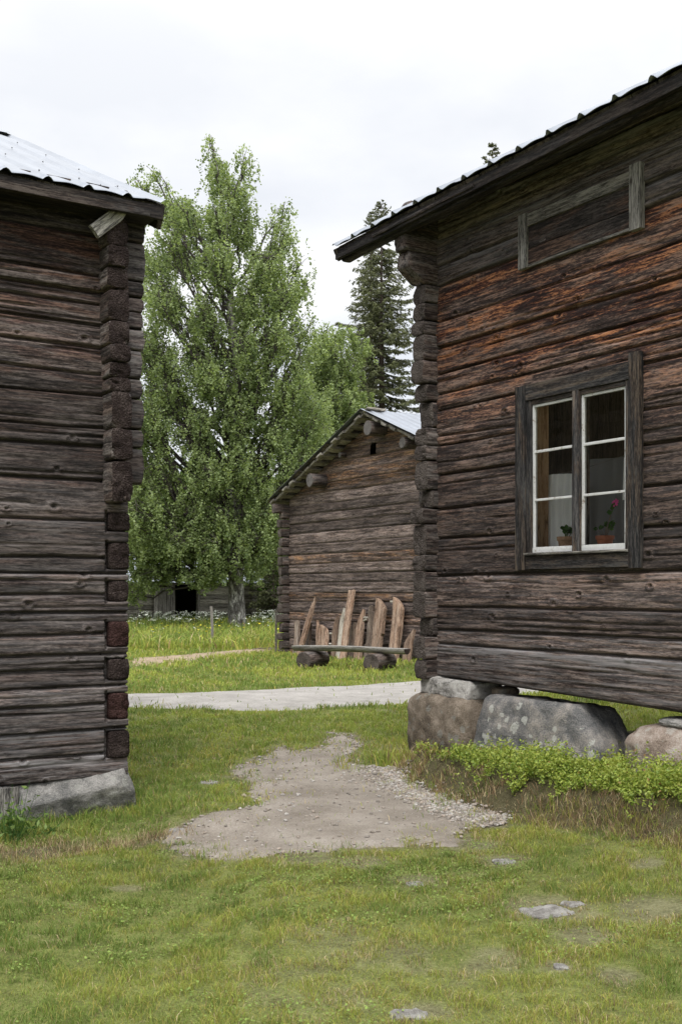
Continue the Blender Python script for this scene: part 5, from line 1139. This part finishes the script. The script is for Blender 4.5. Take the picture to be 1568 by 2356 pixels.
def grass_zone(name, bands, label, seed, xlim=None, hmul=1.0, region=None):
    rs_ = np.random.RandomState(seed); VV = []; Q = []; T = []; CC = []; off = 0
    for (y0, y1, dens, w0, hh, kx) in bands:
        x0, x1 = xlim if xlim else (-kx * y1 - 0.3, kx * y1 + 0.3)
        n = int((x1 - x0) * (y1 - y0) * dens); x = rs_.uniform(x0, x1, n); y = rs_.uniform(y0, y1, n)
        k = (abs(x) < kx * y + 0.4) & ~in_building(x, y); x = x[k]; y = y[k]
        ds = dirt_sd(x, y); rd = road_sd(x, y); br = bare(x, y) * (y < 9); sh_ = shrubzone(x, y)
        patch = fbm(x * 0.8, y * 0.8, 0, 81, 4, 0.55); pa2 = fbm(x * 3.1, y * 3.1, 0, 91, 4, 0.6)
        clump = fbm(x * 9, y * 9, 0, 95, 2)
        keep = (0.015 + 0.985 * sst(0.42, -0.34, ds + 0.5 * (pa2_(x, y) - 0.5)) ** 1.5) * np.where(rd > 0.03, 0.012, 1) * (1 - 0.60 * br) * (1 - 0.92 * sh_)
        keep = keep * (0.55 + 0.7 * sst(0.35, 0.6, clump))
        if region is not None: keep = keep * region(x, y)
        k = rs_.rand(len(x)) < keep
        x, y, patch, pa2, br, clump, ds, rd = [q[k] for q in (x, y, patch, pa2, br, clump, ds, rd)]; n = len(x)
        xa, ya = tolocal(x, y, LC, TH2); xl, yl = tolocal(x, y, RC, TH1)
        tall = sst(-0.9, -0.2, ya) * sst(0.75, 0.1, xa) * (y < 11)
        bankd = np.exp(-((ya + 1.02) / 0.15) ** 2) * sst(0.5, 0.0, xa) * (y < 9)
        fd = yl - foot(xl); face = sst(-0.14, 0.04, fd) * sst(0.55, 0.3, fd) * sst(-0.5, 0.1, xl) * (y < 12)
        rtall = sst(-0.75, -0.2, xl) * sst(0.1, -0.35, xl) * sst(-1.2, -0.3, yl) * (yl < 0.5) * (y < 12)
        edgy = np.maximum(sst(-0.25, 0, ds), sst(-0.3, 0, rd))
        # colour
        yel = sst(0.42, 0.62, patch * 0.5 + pa2 * 0.5 + 0.05 * sst(-1.5, 2.0, x) * (y < 7.5) + 0.03 * (y < 7) )
        lushL = sst(0.3, -1.4, x) * (y < 14)
        yel = np.clip(yel - 0.35 * lushL + 0.50 * sst(7.8, 9.5, y) * sst(-2.0, -1.3, x) * (y < 15) - 0.15 * sst(15, 17, y), 0, 1)
        r1 = rs_.rand(n, 1); col = GREEN * (1 - yel[:, None]) + LIME * yel[:, None]
        dk = sst(0.52, 0.35, pa2)[:, None] * 0.45; col = col * (1 - dk) + DK * dk
        col = np.where(r1 < 0.10 + 0.28 * yel[:, None] * (y < 12)[:, None], YEL, col)
        straw = 0.05 + 0.45 * br + 0.16 * sst(0.50, 0.68, pa2) * sst(-1.0, 1.2, x) * (y < 9) + 0.85 * bankd + 0.60 * face + 0.10 * edgy * (y < 13)
        col = np.where((rs_.rand(n) < straw)[:, None], np.where(rs_.rand(n, 1) < 0.55 - 0.3 * face[:, None], STRAW, BRN), col)
        col = col * rs_.uniform(0.78, 1.25, (n, 1)) * (0.9 + 0.2 * patch[:, None])
        col = col * (1 + 0.18 * sst(7.6, 8.6, y) * sst(16, 14, y))[:, None]  # blade colour lifted between the houses to offset the low light there
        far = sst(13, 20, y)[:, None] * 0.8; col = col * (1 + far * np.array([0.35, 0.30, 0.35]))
        h = hh * hmul * rs_.uniform(0.5, 1.5, n) * (0.6 + 0.9 * sst(0.35, 0.7, clump)) * (1 - 0.5 * br)
        h = h * (1 + 0.9 * tall + 1.0 * bankd + 0.8 * face + 1.8 * rtall)
        w = w0 * rs_.uniform(0.6, 1.4, n)
        V, q, t, c = blades(np.stack([x, y], -1), h, w, col, rs_, 0.75)
        VV.append(V); Q.append(q + off); T.append(t + off); CC.append(c); off += len(V)
    o_ = mesh(name, np.concatenate(VV), [np.concatenate(Q), np.concatenate(T)], M['grass'], None, False, cattr=np.concatenate(CC)); tag(o_, label, 'grass', kind='stuff')
grass_zone('grass', [(3.4, 5.2, 13500, 0.0025, 0.028, 0.42), (5.2, 7.5, 9000, 0.0033, 0.030, 0.42), (7.5, 10, 5200, 0.0045, 0.032, 0.42), (10, 14.9, 2000, 0.0075, 0.040, 0.42)], 'short yellow-green lawn grass around the dirt path in the foreground', 101)
grass_zone('grass', [(15, 22, 900, 0.012, 0.06, 0.36), (22, 30, 420, 0.018, 0.08, 0.34)], 'bright grass strip between the gravel road and the barn', 102)
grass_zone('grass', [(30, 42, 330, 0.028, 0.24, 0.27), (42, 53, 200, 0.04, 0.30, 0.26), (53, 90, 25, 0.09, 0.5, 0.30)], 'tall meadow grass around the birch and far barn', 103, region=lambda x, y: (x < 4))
grass_zone('grass', [(18, 30, 60, 0.03, 0.12, 0.8)], 'grass beyond the right house seen under its sill', 104, region=lambda x, y: (x > 3.5))

def clover():
    rs_ = np.random.RandomState(77); n = 90000; x = rs_.uniform(-3.2, 3.2, n); y = rs_.uniform(3.5, 9.5, n)
    k = (abs(x) < 0.42 * y) & ~in_building(x, y) & (dirt_sd(x, y) < -0.03) & (rs_.rand(n) < 0.9 * sst(0.52, 0.66, fbm(x * 2.2, y * 2.2, 0, 123, 4, 0.6))) & (shrubzone(x, y) < 0.2)
    x = x[k]; y = y[k]; K = len(x); c = np.stack([x, y, G(x, y) + rs_.uniform(0.012, 0.034, K)], -1)
    nr = rs_.normal(0, 0.45, (K, 3)) + np.array([0, 0, 1.0]); nr /= np.linalg.norm(nr, axis=1)[:, None]; a = np.cross(nr, rs_.normal(0, 1, (K, 3))); a /= np.linalg.norm(a, axis=1)[:, None]; b2 = np.cross(nr, a); sz = rs_.uniform(0.0035, 0.0085, (K, 1))
    V = np.stack([c - a * sz, c - b2 * sz * .8, c + a * sz, c + b2 * sz * .8], 1); col = np.array([0.155, 0.215, 0.048]) * rs_.uniform(0.7, 1.4, (K, 1))
    o_ = mesh('clover', V.reshape(-1, 3), np.arange(K * 4).reshape(-1, 4), M['grass'], None, False, cattr=np.repeat(col, 4, 0)); tag(o_, 'patches of small round-leaved clover in the lawn', 'clover', kind='stuff')
clover()
# meadow flowers
def flowers(name, n, samp, label, seed, colr, hgt, size):
    rs_ = np.random.RandomState(seed); P = samp(rs_, n); n = len(P); z = G(P[:, 0], P[:, 1]); h = hgt * rs_.uniform(0.6, 1.2, n)
    VV = []; FF = []; CC = []; off = 0
    for i in range(n):
        c = np.array([P[i, 0], P[i, 1], z[i] + h[i]])
        VV.append(np.array([(c[0] - .008, c[1], z[i]), (c[0] + .008, c[1], z[i]), (c[0] + .006, c[1], c[2]), (c[0] - .006, c[1], c[2])])); FF.append(np.array([(0, 1, 2, 3)]) + off); CC.append(np.tile((0.08, 0.13, 0.03), (4, 1))); off += 4
        m_ = 6 if size > 0.05 else 1
        cc = c + rs_.normal(0, 1, (m_, 3)) * size * np.array([0.6, 0.6, 0.22]); 
        for q in cc:
            a = rs_.uniform(0, 6.28); s = size * rs_.uniform(0.25, 0.45) if m_ > 1 else size; tl = rs_.uniform(-0.5, 0.5, 2)
            d1 = np.array([math.cos(a), math.sin(a), tl[0]]) * s; d2 = np.array([-math.sin(a), math.cos(a), tl[1]]) * s
            VV.append(np.array([q - d1, q - d2, q + d1, q + d2])); FF.append(np.array([(0, 1, 2, 3)]) + off); CC.append(np.tile(colr * rs_.uniform(0.8, 1.1), (4, 1))); off += 4
    o_ = mesh(name, np.concatenate(VV), np.concatenate(FF), M['grass'], None, False, cattr=np.concatenate(CC)); tag(o_, label, 'wildflowers', kind='stuff')
def sw(rs_, n):
    a = np.stack([rs_.uniform(-8.6, -5.0, n), rs_.uniform(43, 50, n)], -1)
    k = fbm(a[:, 0] * 0.9, a[:, 1] * 0.9, 0, 4, 3) > 0.45; b2 = np.stack([rs_.uniform(-3.6, -2.0, n // 2), rs_.uniform(42, 52, n // 2)], -1); c = np.stack([rs_.uniform(-9, -2, n // 2), rs_.uniform(34, 50, n // 2)], -1)
    return np.concatenate([a[k], b2, c[:n // 4]])
flowers('wildflowers', 270, sw, 'drifts of white umbel flowers in the meadow by the far barn', 7, np.array((0.72, 0.75, 0.66)), 0.65, 0.075)
flowers('wildflowers', 130, lambda r_, n: np.stack([r_.uniform(-8, -1.6, n), r_.uniform(32, 50, n)], -1), 'scattered yellow flowers in the meadow', 8, np.array((0.70, 0.60, 0.05)), 0.45, 0.045)

# lingonberry shrubs on the bank
def shrubs():
    rs_ = np.random.RandomState(14); n = 90000; x = rs_.uniform(-0.2, 4.6, n); y = rs_.uniform(5.2, 10.6, n)
    s = shrubzone(x, y); xl, yl = tolocal(x, y, RC, TH1); dens = 0.35 + 0.65 * sst(0.3, 2.2, xl) 
    k = (rs_.rand(n) < s * 0.45 * dens * sst(0.33, 0.5, fbm(x * 6, y * 6, 0, 44, 3) + 0.1 * sst(0, 2, xl))) & (xl < 5.2); x = x[k]; y = y[k]; n = len(x)
    h = (0.05 + 0.15 * sst(0.3, 0.62, fbm(x * 5.5, y * 5.5, 0, 45, 3))) * rs_.uniform(0.6, 1.25, n)*(0.75+0.5*sst(0.5,2.5,xl[k]))*(1-0.55*sst(-0.6,-0.2,yl[k])); z0 = G(x, y); pat = fbm(x * 3, y * 3, 0, 48, 3)
    VV = []; m_ = 15
    base = np.stack([x, y, z0], -1); ln = np.stack([rs_.normal(0, 0.35, n), rs_.normal(0, 0.35, n), np.ones(n)], -1)
    t = rs_.uniform(0.35, 1.05, (n, m_)); c = base[:, None] + ln[:, None] * (h[:, None] * t)[..., None] + rs_.normal(0, 0.010, (n, m_, 3))
    c = c.reshape(-1, 3); K = len(c); nr = rs_.normal(0, 1, (K, 3)) + np.array([0, -0.2, 0.9]); nr /= np.linalg.norm(nr, axis=1)[:, None]
    a = np.cross(nr, rs_.normal(0, 1, (K, 3))); a /= np.linalg.norm(a, axis=1)[:, None]; b2 = np.cross(nr, a); sz = rs_.uniform(0.008, 0.0155, (K, 1))
    V = np.stack([c - a * sz, c - b2 * sz * 0.55 + nr * .002, c + a * sz, c + b2 * sz * 0.55 + nr * .002], 1)
    tone = np.clip(rs_.normal(0.0, 0.18, K) + np.repeat(0.25 + 0.6 * pat, m_) + 0.25 * t.ravel() * 0.8, 0, 1)
    red = rs_.rand(K) < 0.015 + np.repeat(0.22 * sst(1.2, 0.2, xl[k]), m_) ; tone = np.where(red, rs_.uniform(0.9, 1, K), np.minimum(tone, 0.86))
    o_ = mesh('lingonberry_shrubs', V.reshape(-1, 3), np.arange(K * 4).reshape(-1, 4), M['berry_leaf'], None, False, {'tone': np.repeat(tone, 4)})
    tag(o_, 'low bright green lingonberry shrubs covering the bank below the right house', 'shrubs', kind='stuff')
shrubs()

# dry fallen twigs by the barn corner
mb = MB(); rs = np.random.RandomState(3)
for i in range(26):
    X, Y = gp(rs.uniform(575, 652), rs.uniform(1484, 1500)); a = rs.uniform(-0.4, 0.4); L_ = rs.uniform(0.3, 1.3); z = float(G(X, Y)) + 0.03
    mb.add(*tube([(X, Y, z), (X + L_ * 0.5, Y + a * 0.3, z + 0.09 * rs.rand()), (X + L_, Y + a, z + 0.05 * rs.rand())], [0.014, 0.011, 0.005], 5), 0.5)
o = mb.build('brushwood', M['twig']); tag(o, 'heap of dry fallen twigs in the grass left of the barn corner', 'brushwood')

# weeds by left board
def weeds(px, py, n, label, seed, hh=0.3):
    X, Y = gp(px, py) if py > 100 else (px, py); rs_ = np.random.RandomState(seed); lb = MB(); sb_ = MB(); t_ = empty('weed', (X, Y, float(G(X, Y)))); tag(t_, label, 'weed')
    for i in range(n):
        h = hh * rs_.uniform(0.5, 1.1); d = rs_.normal(0, 0.09 if py > 100 else 0.22, 2); p0 = np.array([d[0] * 0.5, d[1] * 0.5, 0]); p1 = np.array([d[0] * 1.6, d[1], h]); sb_.add(*tube([p0, (p0 + p1) / 2, p1], [0.003, 0.002, 0.001], 4), .5)
        for j in range(9):
            c = p0 + (p1 - p0) * rs_.uniform(0.2, 1) + rs_.normal(0, 0.006, 3); s = rs_.uniform(0.012, 0.03); a = rs_.normal(0, 1, 3); a /= np.linalg.norm(a); b2 = np.cross(a, rs_.normal(0, 1, 3)); b2 /= np.linalg.norm(b2)
            lb.add(np.array([c, c + a * s - b2 * s * .4, c + a * s * 2.2, c + a * s + b2 * s * .4]), np.array([(0, 1, 2, 3)]), rs_.rand())
    sb_.build('stem', M['pot_leaf'], t_); lb.build('leaves', M['bush_leaf'], t_)
weeds(22, 1915, 20, 'leafy green weed against the board at the lower left house wall', 3, 0.36)
weeds(70, 1905, 10, 'small broad-leaved weed at the foot of the grey board', 4, 0.16)

wx_, wy_, _z = rloc(2.75, 1.0, 0)
weeds(wx_, wy_, 110, 'dark leafy weeds growing under the sill of the right house, behind the boulders', 5, 0.42)
# ================================================================ trees
def leaves(C, size, rs_, up=0.3, aspect=0.8):
    K = len(C); nr = rs_.normal(0, 1, (K, 3)) + np.array([0, -0.1, up]); nr /= np.linalg.norm(nr, axis=1)[:, None]
    a = np.cross(nr, rs_.normal(0, 1, (K, 3))); a /= np.linalg.norm(a, axis=1)[:, None]; b2 = np.cross(nr, a); s = size * rs_.uniform(0.6, 1.3, (K, 1))
    V = np.stack([C - a * s, C - b2 * s * aspect, C + a * s, C + b2 * s * aspect], 1); return V.reshape(-1, 3)
def bez(p0, p1, p2, n): t = np.linspace(0, 1, n)[:, None]; return (1 - t) ** 2 * p0 + 2 * t * (1 - t) * p1 + t * t * p2
def broadleaf(name, base, trunk, lobes, label, seed, leaf=0.05, per=1.0, mat='birch_leaf', bark='birchbark', r0=0.3, group=None, droop=0.8, cat='tree'):
    """trunk: list of world points; lobes: (centre xyz, radius xyz, weight)"""
    rs_ = np.random.RandomState(seed); t_ = empty(name, base); tag(t_, label, cat, group); B0 = np.array(base, float)
    TP = np.array(trunk, float); zs = np.linspace(TP[0, 2], TP[-1, 2], 26); tp = np.stack([np.interp(zs, TP[:, 2], TP[:, 0]), np.interp(zs, TP[:, 2], TP[:, 1]), zs], -1)
    tp[:, :2] += (np.stack([fbm(zs * 0.5, 1, 0, seed), fbm(zs * 0.5, 9, 0, seed)], -1) - 0.5) * 0.35 * sst(0, 3, zs - zs[0])[:, None]
    f_ = np.linspace(0, 1, 26); rad = r0 * (1 - f_) ** 0.85 + 0.015; rad[0] *= 1.35; rad[1] *= 1.05
    mb = MB(); v, f = tube(tp - B0, rad, 12, True, seed, 0.08); mb.add(v, f); mb.build('trunk', M[bark], t_, True)
    lm = MB(); C = []; TN = []
    for (c, r, wgt) in lobes:
        c = np.array(c, float); r = np.array(r, float)
        hd = np.hypot(c[0] - np.interp(c[2], tp[:, 2], tp[:, 0]), c[1] - np.interp(c[2], tp[:, 2], tp[:, 1]))
        zz_ = np.clip(c[2] - 1.0 - hd * rs_.uniform(0.7, 1.25), zs[0] + 2.7, zs[-1] - 0.4); p0 = np.array([np.interp(zz_, tp[:, 2], tp[:, 0]), np.interp(zz_, tp[:, 2], tp[:, 1]), zz_])
        p1 = p0 * 0.45 + c * 0.55; p1[2] = p0[2] * 0.5 + c[2] * 0.5 - 0.15 * hd + rs_.uniform(-0.3, 0.3); br_ = bez(p0, p1, c, 10)
        br_[1:-1] += rs_.normal(0, 0.06, (8, 3))
        rb_ = np.interp(zz_, zs, rad) * 0.5; lm.add(*tube(br_ - B0, np.linspace(min(rb_, 0.05 + 0.014 * hd) * (0.6 if zz_ < 4 else 1), 0.018, 10), 6, False, seed, 0.1))
        short = 0.4 if r[2] < 0.4 else 1.0; per_ = per * (1.22 if c[2] < 9.5 else 0.95)
        ntw = max(6, int(26 * wgt * (r[0] * r[2]) ** 0.5))
        for k in range(ntw):
            u = rs_.normal(0, 1, 3); u /= np.linalg.norm(u); q = c + u * r * rs_.uniform(0.35, 1.0) ** 0.6
            p0_ = br_[rs_.randint(5, 10)]; m1 = (p0_ + q) / 2 + np.array([0, 0, 0.25 * np.linalg.norm(q - p0_)]); tw = bez(p0_, m1, q, 6)
            lm.add(*tube(tw - B0, np.linspace(0.018, 0.006, 6), 4, False))
            nst = 3
            for s_ in range(nst):
                st = tw[rs_.randint(3, 6)] + rs_.normal(0, 0.16, 3); L_ = rs_.uniform(0.35, 1.25) * droop * short; dirn = np.array([rs_.normal(0, 0.28), rs_.normal(0, 0.28), -1.0]); dirn /= np.linalg.norm(dirn)
                nl = int(26 * per_ * rs_.uniform(0.6, 1.3)); tt = rs_.uniform(0, 1, nl)[:, None]
                C.append(st + dirn * tt * L_ + rs_.normal(0, 0.062, (nl, 3)) * (1.2 - 0.5 * tt)); TN.append(np.clip(rs_.normal(0.47 + 0.22 * rs_.normal(), 0.18, nl), 0, 1))
    lm.build('branches', M['bark'], t_, True)
    C = np.concatenate(C); TN = np.concatenate(TN); V = leaves(C - B0, leaf, rs_); K = len(C)
    mesh('foliage', V, np.arange(K * 4).reshape(-1, 4), M[mat], t_, False, {'tone': np.repeat(TN, 4)})
    return K
def lobes_px(lst, Y, seed, dz=1.0):
    rs_ = np.random.RandomState(seed); out_ = []; m = Y / F
    for it in lst:
        px, py, rx, ry = it[:4]; wgt = it[4] if len(it) > 4 else 1.0
        n = 3 if rx >= 45 else (2 if rx >= 30 else 1)
        for j in range(n):
            off = (j - (n - 1) / 2) * 1.9 * dz + rs_.uniform(-0.5, 0.5)
            c = at(px + rs_.uniform(-6, 6) * (n > 1), py + rs_.uniform(-8, 8) * (n > 1), Y + off); out_.append((c, (rx * m, max(0.6, rx * m * 0.9), ry * m), wgt))
    return out_
YB = 44.0
big = [(487, 335, 14, 34, .8), (500, 400, 30, 40), (565, 365, 26, 34, .8), (545, 430, 42, 45), (345, 400, 22, 24, .5), (318, 415, 16, 14, .4), (365, 470, 42, 40, .8), (425, 480, 45, 45), (500, 500, 45, 50), (570, 520, 38, 60), (652, 480, 20, 28, .7), (650, 535, 30, 45), (610, 600, 45, 55), (400, 570, 60, 60), (490, 600, 55, 60), (340, 600, 40, 60, .8), (690, 645, 24, 26, .6), (655, 665, 45, 50), (692, 602, 22, 30, .8), (706, 655, 16, 22, .7), (716, 740, 20, 34, .7), (575, 690, 55, 60), (370, 690, 60, 60), (470, 710, 60, 60), (690, 730, 26, 40, .7), (640, 770, 50, 50), (550, 790, 60, 60), (345, 800, 55, 70), (450, 820, 60, 65), (690, 810, 35, 45), (600, 860, 60, 60), (500, 890, 60, 60), (380, 900, 60, 70), (680, 890, 50, 60), (320, 960, 55, 80), (440, 980, 60, 70), (560, 970, 60, 65), (650, 980, 55, 70), (730, 960, 45, 60), (350, 1070, 60, 70), (470, 1080, 60, 60), (580, 1080, 60, 60), (680, 1070, 60, 60), (740, 1050, 45, 50), (320, 1160, 60, 60), (420, 1180, 60, 60), (520, 1180, 60, 55), (610, 1180, 55, 60), (680, 1150, 40, 50), (330, 1225, 55, 42), (300, 1275, 36, 26), (360, 1265, 40, 22), (410, 1240, 50, 36), (450, 1270, 40, 18), (500, 1240, 55, 36), (590, 1235, 45, 38), (303, 1330, 20, 34, .6), (305, 1375, 12, 22, .5), (640, 1250, 25, 40, .6), (330, 1316, 40, 16, 1.4), (390, 1318, 40, 16, 1.4), (450, 1316, 40, 16, 1.4), (505, 1318, 36, 14, 1.3), (560, 1312, 32, 14, 1.2), (600, 1300, 24, 14, 1), (250, 700, 60, 80), (240, 850, 60, 80), (220, 1000, 60, 80), (230, 1150, 60, 80)]
tr = [at(549, 1459, YB)]; tr[0][2] = -0.1; tr += [at(541, 1330, YB), at(536, 1150, YB), at(535, 1000, YB), at(540, 850, YB), (at(530, 650, YB)), at(512, 450, YB), at(490, 310, YB)]
nb_ = broadleaf('birch_tree', (tr[0][0], tr[0][1], 0), tr, lobes_px(big, YB, 5), 'large leafy birch with a rough grey trunk between the two houses', 42, 0.048, 0.98, r0=0.32)
# second birch behind, to the right
YC = 56.0
b2l = [(745, 775, 28, 30), (735, 800, 30, 34), (830, 790, 26, 30), (715, 860, 36, 40), (785, 765, 30, 26, .6), (770, 810, 38, 40, .7), (745, 860, 34, 40, .8), (800, 850, 40, 45), (760, 920, 50, 50), (810, 930, 45, 50), (720, 950, 45, 60), (770, 1000, 55, 50), (700, 1060, 50, 60), (640, 1150, 50, 60), (620, 1230, 45, 60), (650, 1290, 40, 40, .7), (840, 1000, 40, 50), (600, 1300, 35, 30, .6)]
t2 = [at(720, 1430, YC)]; t2[0][2] = 0; t2 += [at(730, 1200, YC), at(745, 1000, YC), at(775, 790, YC)]
broadleaf('birch_tree', (t2[0][0], t2[0][1], 0), t2, lobes_px(b2l, YC, 6), 'lighter green birch rising behind the barn roof beside the spruce', 43, 0.056, 1.15, r0=0.2)
# background trees far behind the big birch
def quick_tree(X, Y, H, Wd, seed, label, mat='bush_leaf'):
    rs_ = np.random.RandomState(seed); lob = []
    for k in range(int(10)):
        z = H * (0.22 + 0.7 * (k + .5) / 10); r_ = Wd * math.sin(math.pi * min(0.97, (0.18 + 0.78 * (k + .5) / 10))) ** 0.8
        for j in range(3 if k < 8 else 1):
            a = rs_.uniform(0, 6.28); lob.append(((X + math.cos(a) * r_ * .55, Y + math.sin(a) * r_ * .55, z + rs_.uniform(-.4, .4)), (r_ * .55, r_ * .55, H * 0.085), 1.2))
    broadleaf('birch_tree', (X, Y, 0), [(X, Y, -0.1), (X + .2, Y, H * .5), (X, Y, H * .95)], lob, label, seed, 0.10, 0.55, mat, 'birchbark', 0.16, 'background trees beyond the meadow')
quick_tree(-13.5, 66, 13, 3.2, 201, 'pale young tree beyond the meadow behind the far barn roof, left')
quick_tree(-9.0, 70, 12, 3.4, 202, 'rounded green tree beyond the meadow, behind the birch trunk')
quick_tree(-5.2, 64, 9, 2.8, 203, 'green tree beyond the meadow between birch trunk and barn')
quick_tree(-1.5, 72, 13, 3.6, 204, 'green tree beyond the meadow hidden behind the barn roof')
quick_tree(-18, 74, 14, 3.6, 205, 'green tree beyond the meadow at the far left')

def spruce(name, X, Y, H, Wf, label, seed, group=None, z0=0.4, dens=1.0, zmin=0.0):
    """Wf(s): half width at fraction s down from the top"""
    rs_ = np.random.RandomState(seed); t_ = empty(name, (X, Y, 0)); tag(t_, label, 'tree', group)
    mb = MB(); v, f = tube([(0, 0, -0.1), (0.05, 0, H * .3), (0, .05, H * .6), (0, 0, H)], [H * 0.013, H * 0.010, H * 0.006, 0.01], 8); mb.add(v, f); mb.build('trunk', M['sprucebark'], t_, True)
    br = MB(); C = []; TN = []; D = []; z = H - 0.1
    while z > max(z0, zmin):
        s = (H - z) / H; R_ = Wf(H - z); nb = 5 if H - z < 2 else 6
        for k in range(nb):
            if rs_.rand() < 0.08: continue
            a = rs_.uniform(0, 6.28); L_ = R_ * rs_.uniform(0.6, 1.15); dr = -0.10 - 0.35 * min(1, s * 2.2)
            if H - z < 1.5: dr = 0.6
            n = 7; tt = np.linspace(0, 1, n); d = np.array([math.cos(a), math.sin(a)])
            P = np.stack([d[0] * L_ * tt, d[1] * L_ * tt, z + dr * L_ * tt + 0.28 * L_ * tt ** 2.5], -1); br.add(*tube(P, np.linspace(0.022, 0.005, n), 4, False))
            nsp = max(3, int(L_ * 13)); 
            for j in range(nsp):
                t = rs_.uniform(0.12, 1.0); p = np.array([np.interp(t, tt, P[:, q]) for q in range(3)]); sl = (0.20 + 0.30 * (1 - t)) * min(1, L_ + .3); sgn = rs_.choice([-1, 1]); side = np.array([-d[1], d[0]]) * sgn
                nl = int(14 * dens); u = rs_.uniform(0, 1, nl)[:, None]
                dv_ = np.array([side[0] * .8 + d[0] * .5, side[1] * .8 + d[1] * .5, -0.45 if H - z > 2 else .2])
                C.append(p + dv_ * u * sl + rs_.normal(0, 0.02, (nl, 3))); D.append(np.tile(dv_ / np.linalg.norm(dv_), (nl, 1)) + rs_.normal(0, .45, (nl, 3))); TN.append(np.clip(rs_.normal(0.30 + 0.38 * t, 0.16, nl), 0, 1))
        z -= rs_.uniform(0.16, 0.26) * (1 if H > 12 else 0.8)
    br.build('branches', M['sprucebark'], t_)
    C = np.concatenate(C); D = np.concatenate(D); D /= np.linalg.norm(D, axis=1)[:, None]; K = len(C); TN = np.concatenate(TN)
    a = np.cross(D, rs_.normal(0, 1, (K, 3))); a /= np.linalg.norm(a, axis=1)[:, None]; ln = rs_.uniform(0.07, 0.13, (K, 1)); w = 0.020
    V = np.stack([C - D * ln * .5, C + a * w, C + D * ln * .5, C - a * w], 1)
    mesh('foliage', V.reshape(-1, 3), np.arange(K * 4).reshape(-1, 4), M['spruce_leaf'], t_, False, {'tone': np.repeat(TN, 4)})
    return K
def spx(px, py, Y): p = at(px, py, Y); return p[0], p[2]
X_, H_ = spx(877, 468, 60); wf = lambda d: np.interp(d, [0, 1, 3, 5.5, 8, 12, 16, 24], [0.16, 0.55, 1.3, 2.15, 2.3, 2.6, 2.9, 3.1])
spruce('spruce_tree', X_, 60, H_, wf, 'tall dark spruce rising behind the barn, cut by the house eave', 301, 'spruces behind the houses', dens=1.3)
X_, H_ = spx(853, 488, 66); spruce('spruce_tree', X_, 66, H_, lambda d: np.interp(d, [0, 1.2, 3, 6, 12, 24], [0.08, 0.5, 0.8, 1.2, 1.6, 2.2]), 'slimmer spruce standing just left of and behind the tall dark spruce', 302, 'spruces behind the houses')
X_, H_ = spx(1133, 332, 50); spruce('spruce_tree', X_, 50, H_, lambda d: np.interp(d, [0, 1, 2, 6, 12, 24], [0.12, 0.5, 0.75, 1.5, 2.0, 2.6]), 'spruce whose tip shows above the right house roof', 303, 'spruces behind the houses', zmin=4)
X_, H_ = spx(838, 800, 64); spruce('spruce_tree', X_, 64, H_, lambda d: np.interp(d, [0, 1, 4, 12, 24], [0.1, 0.5, 1.1, 2.0, 2.6]), 'short dark spruce at the left foot of the tall spruce', 305, 'spruces behind the houses')
X_, H_ = spx(628, 1245, 52); spruce('spruce_tree', X_, 52, H_, lambda d: np.interp(d, [0, 1, 2, 4], [0.15, 0.6, 0.95, 1.1]), 'small bushy spruce between the birch trunk and the barn', 306, None, z0=0.3, dens=1.2)
X_, H_ = spx(605, 1290, 58); spruce('spruce_tree', X_, 58, H_, lambda d: np.interp(d, [0, 1, 2, 4], [0.15, 0.6, 0.95, 1.1]), 'small spruce just right of the birch trunk', 307, None, z0=0.3)
# far wood closing the view
def wood_mass():
    rs_ = np.random.RandomState(9); C = []; 
    for k in range(420):
        x = rs_.uniform(-75, 75); y = rs_.uniform(105, 150); H = rs_.uniform(8, 15); n = 130
        t = rs_.uniform(0, 1, n) ** 0.8; a = rs_.uniform(0, 6.28, n); r_ = 2.8 * (1 - t) ** 0.7 * rs_.uniform(0.3, 1, n)
        C.append(np.stack([x + np.cos(a) * r_, y + np.sin(a) * r_, 0.5 + t * H], -1))
    C = np.concatenate(C); K = len(C); V = leaves(C, 0.5, rs_)
    tn = np.clip(rs_.normal(0.4, 0.2, K), 0, 1)
    o_ = mesh('distant_wood', V, np.arange(K * 4).reshape(-1, 4), M['bush_leaf'], None, False, {'tone': np.repeat(tn, 4)}); tag(o_, 'distant mixed wood closing the view beyond the meadow', 'wood', kind='stuff')
wood_mass()
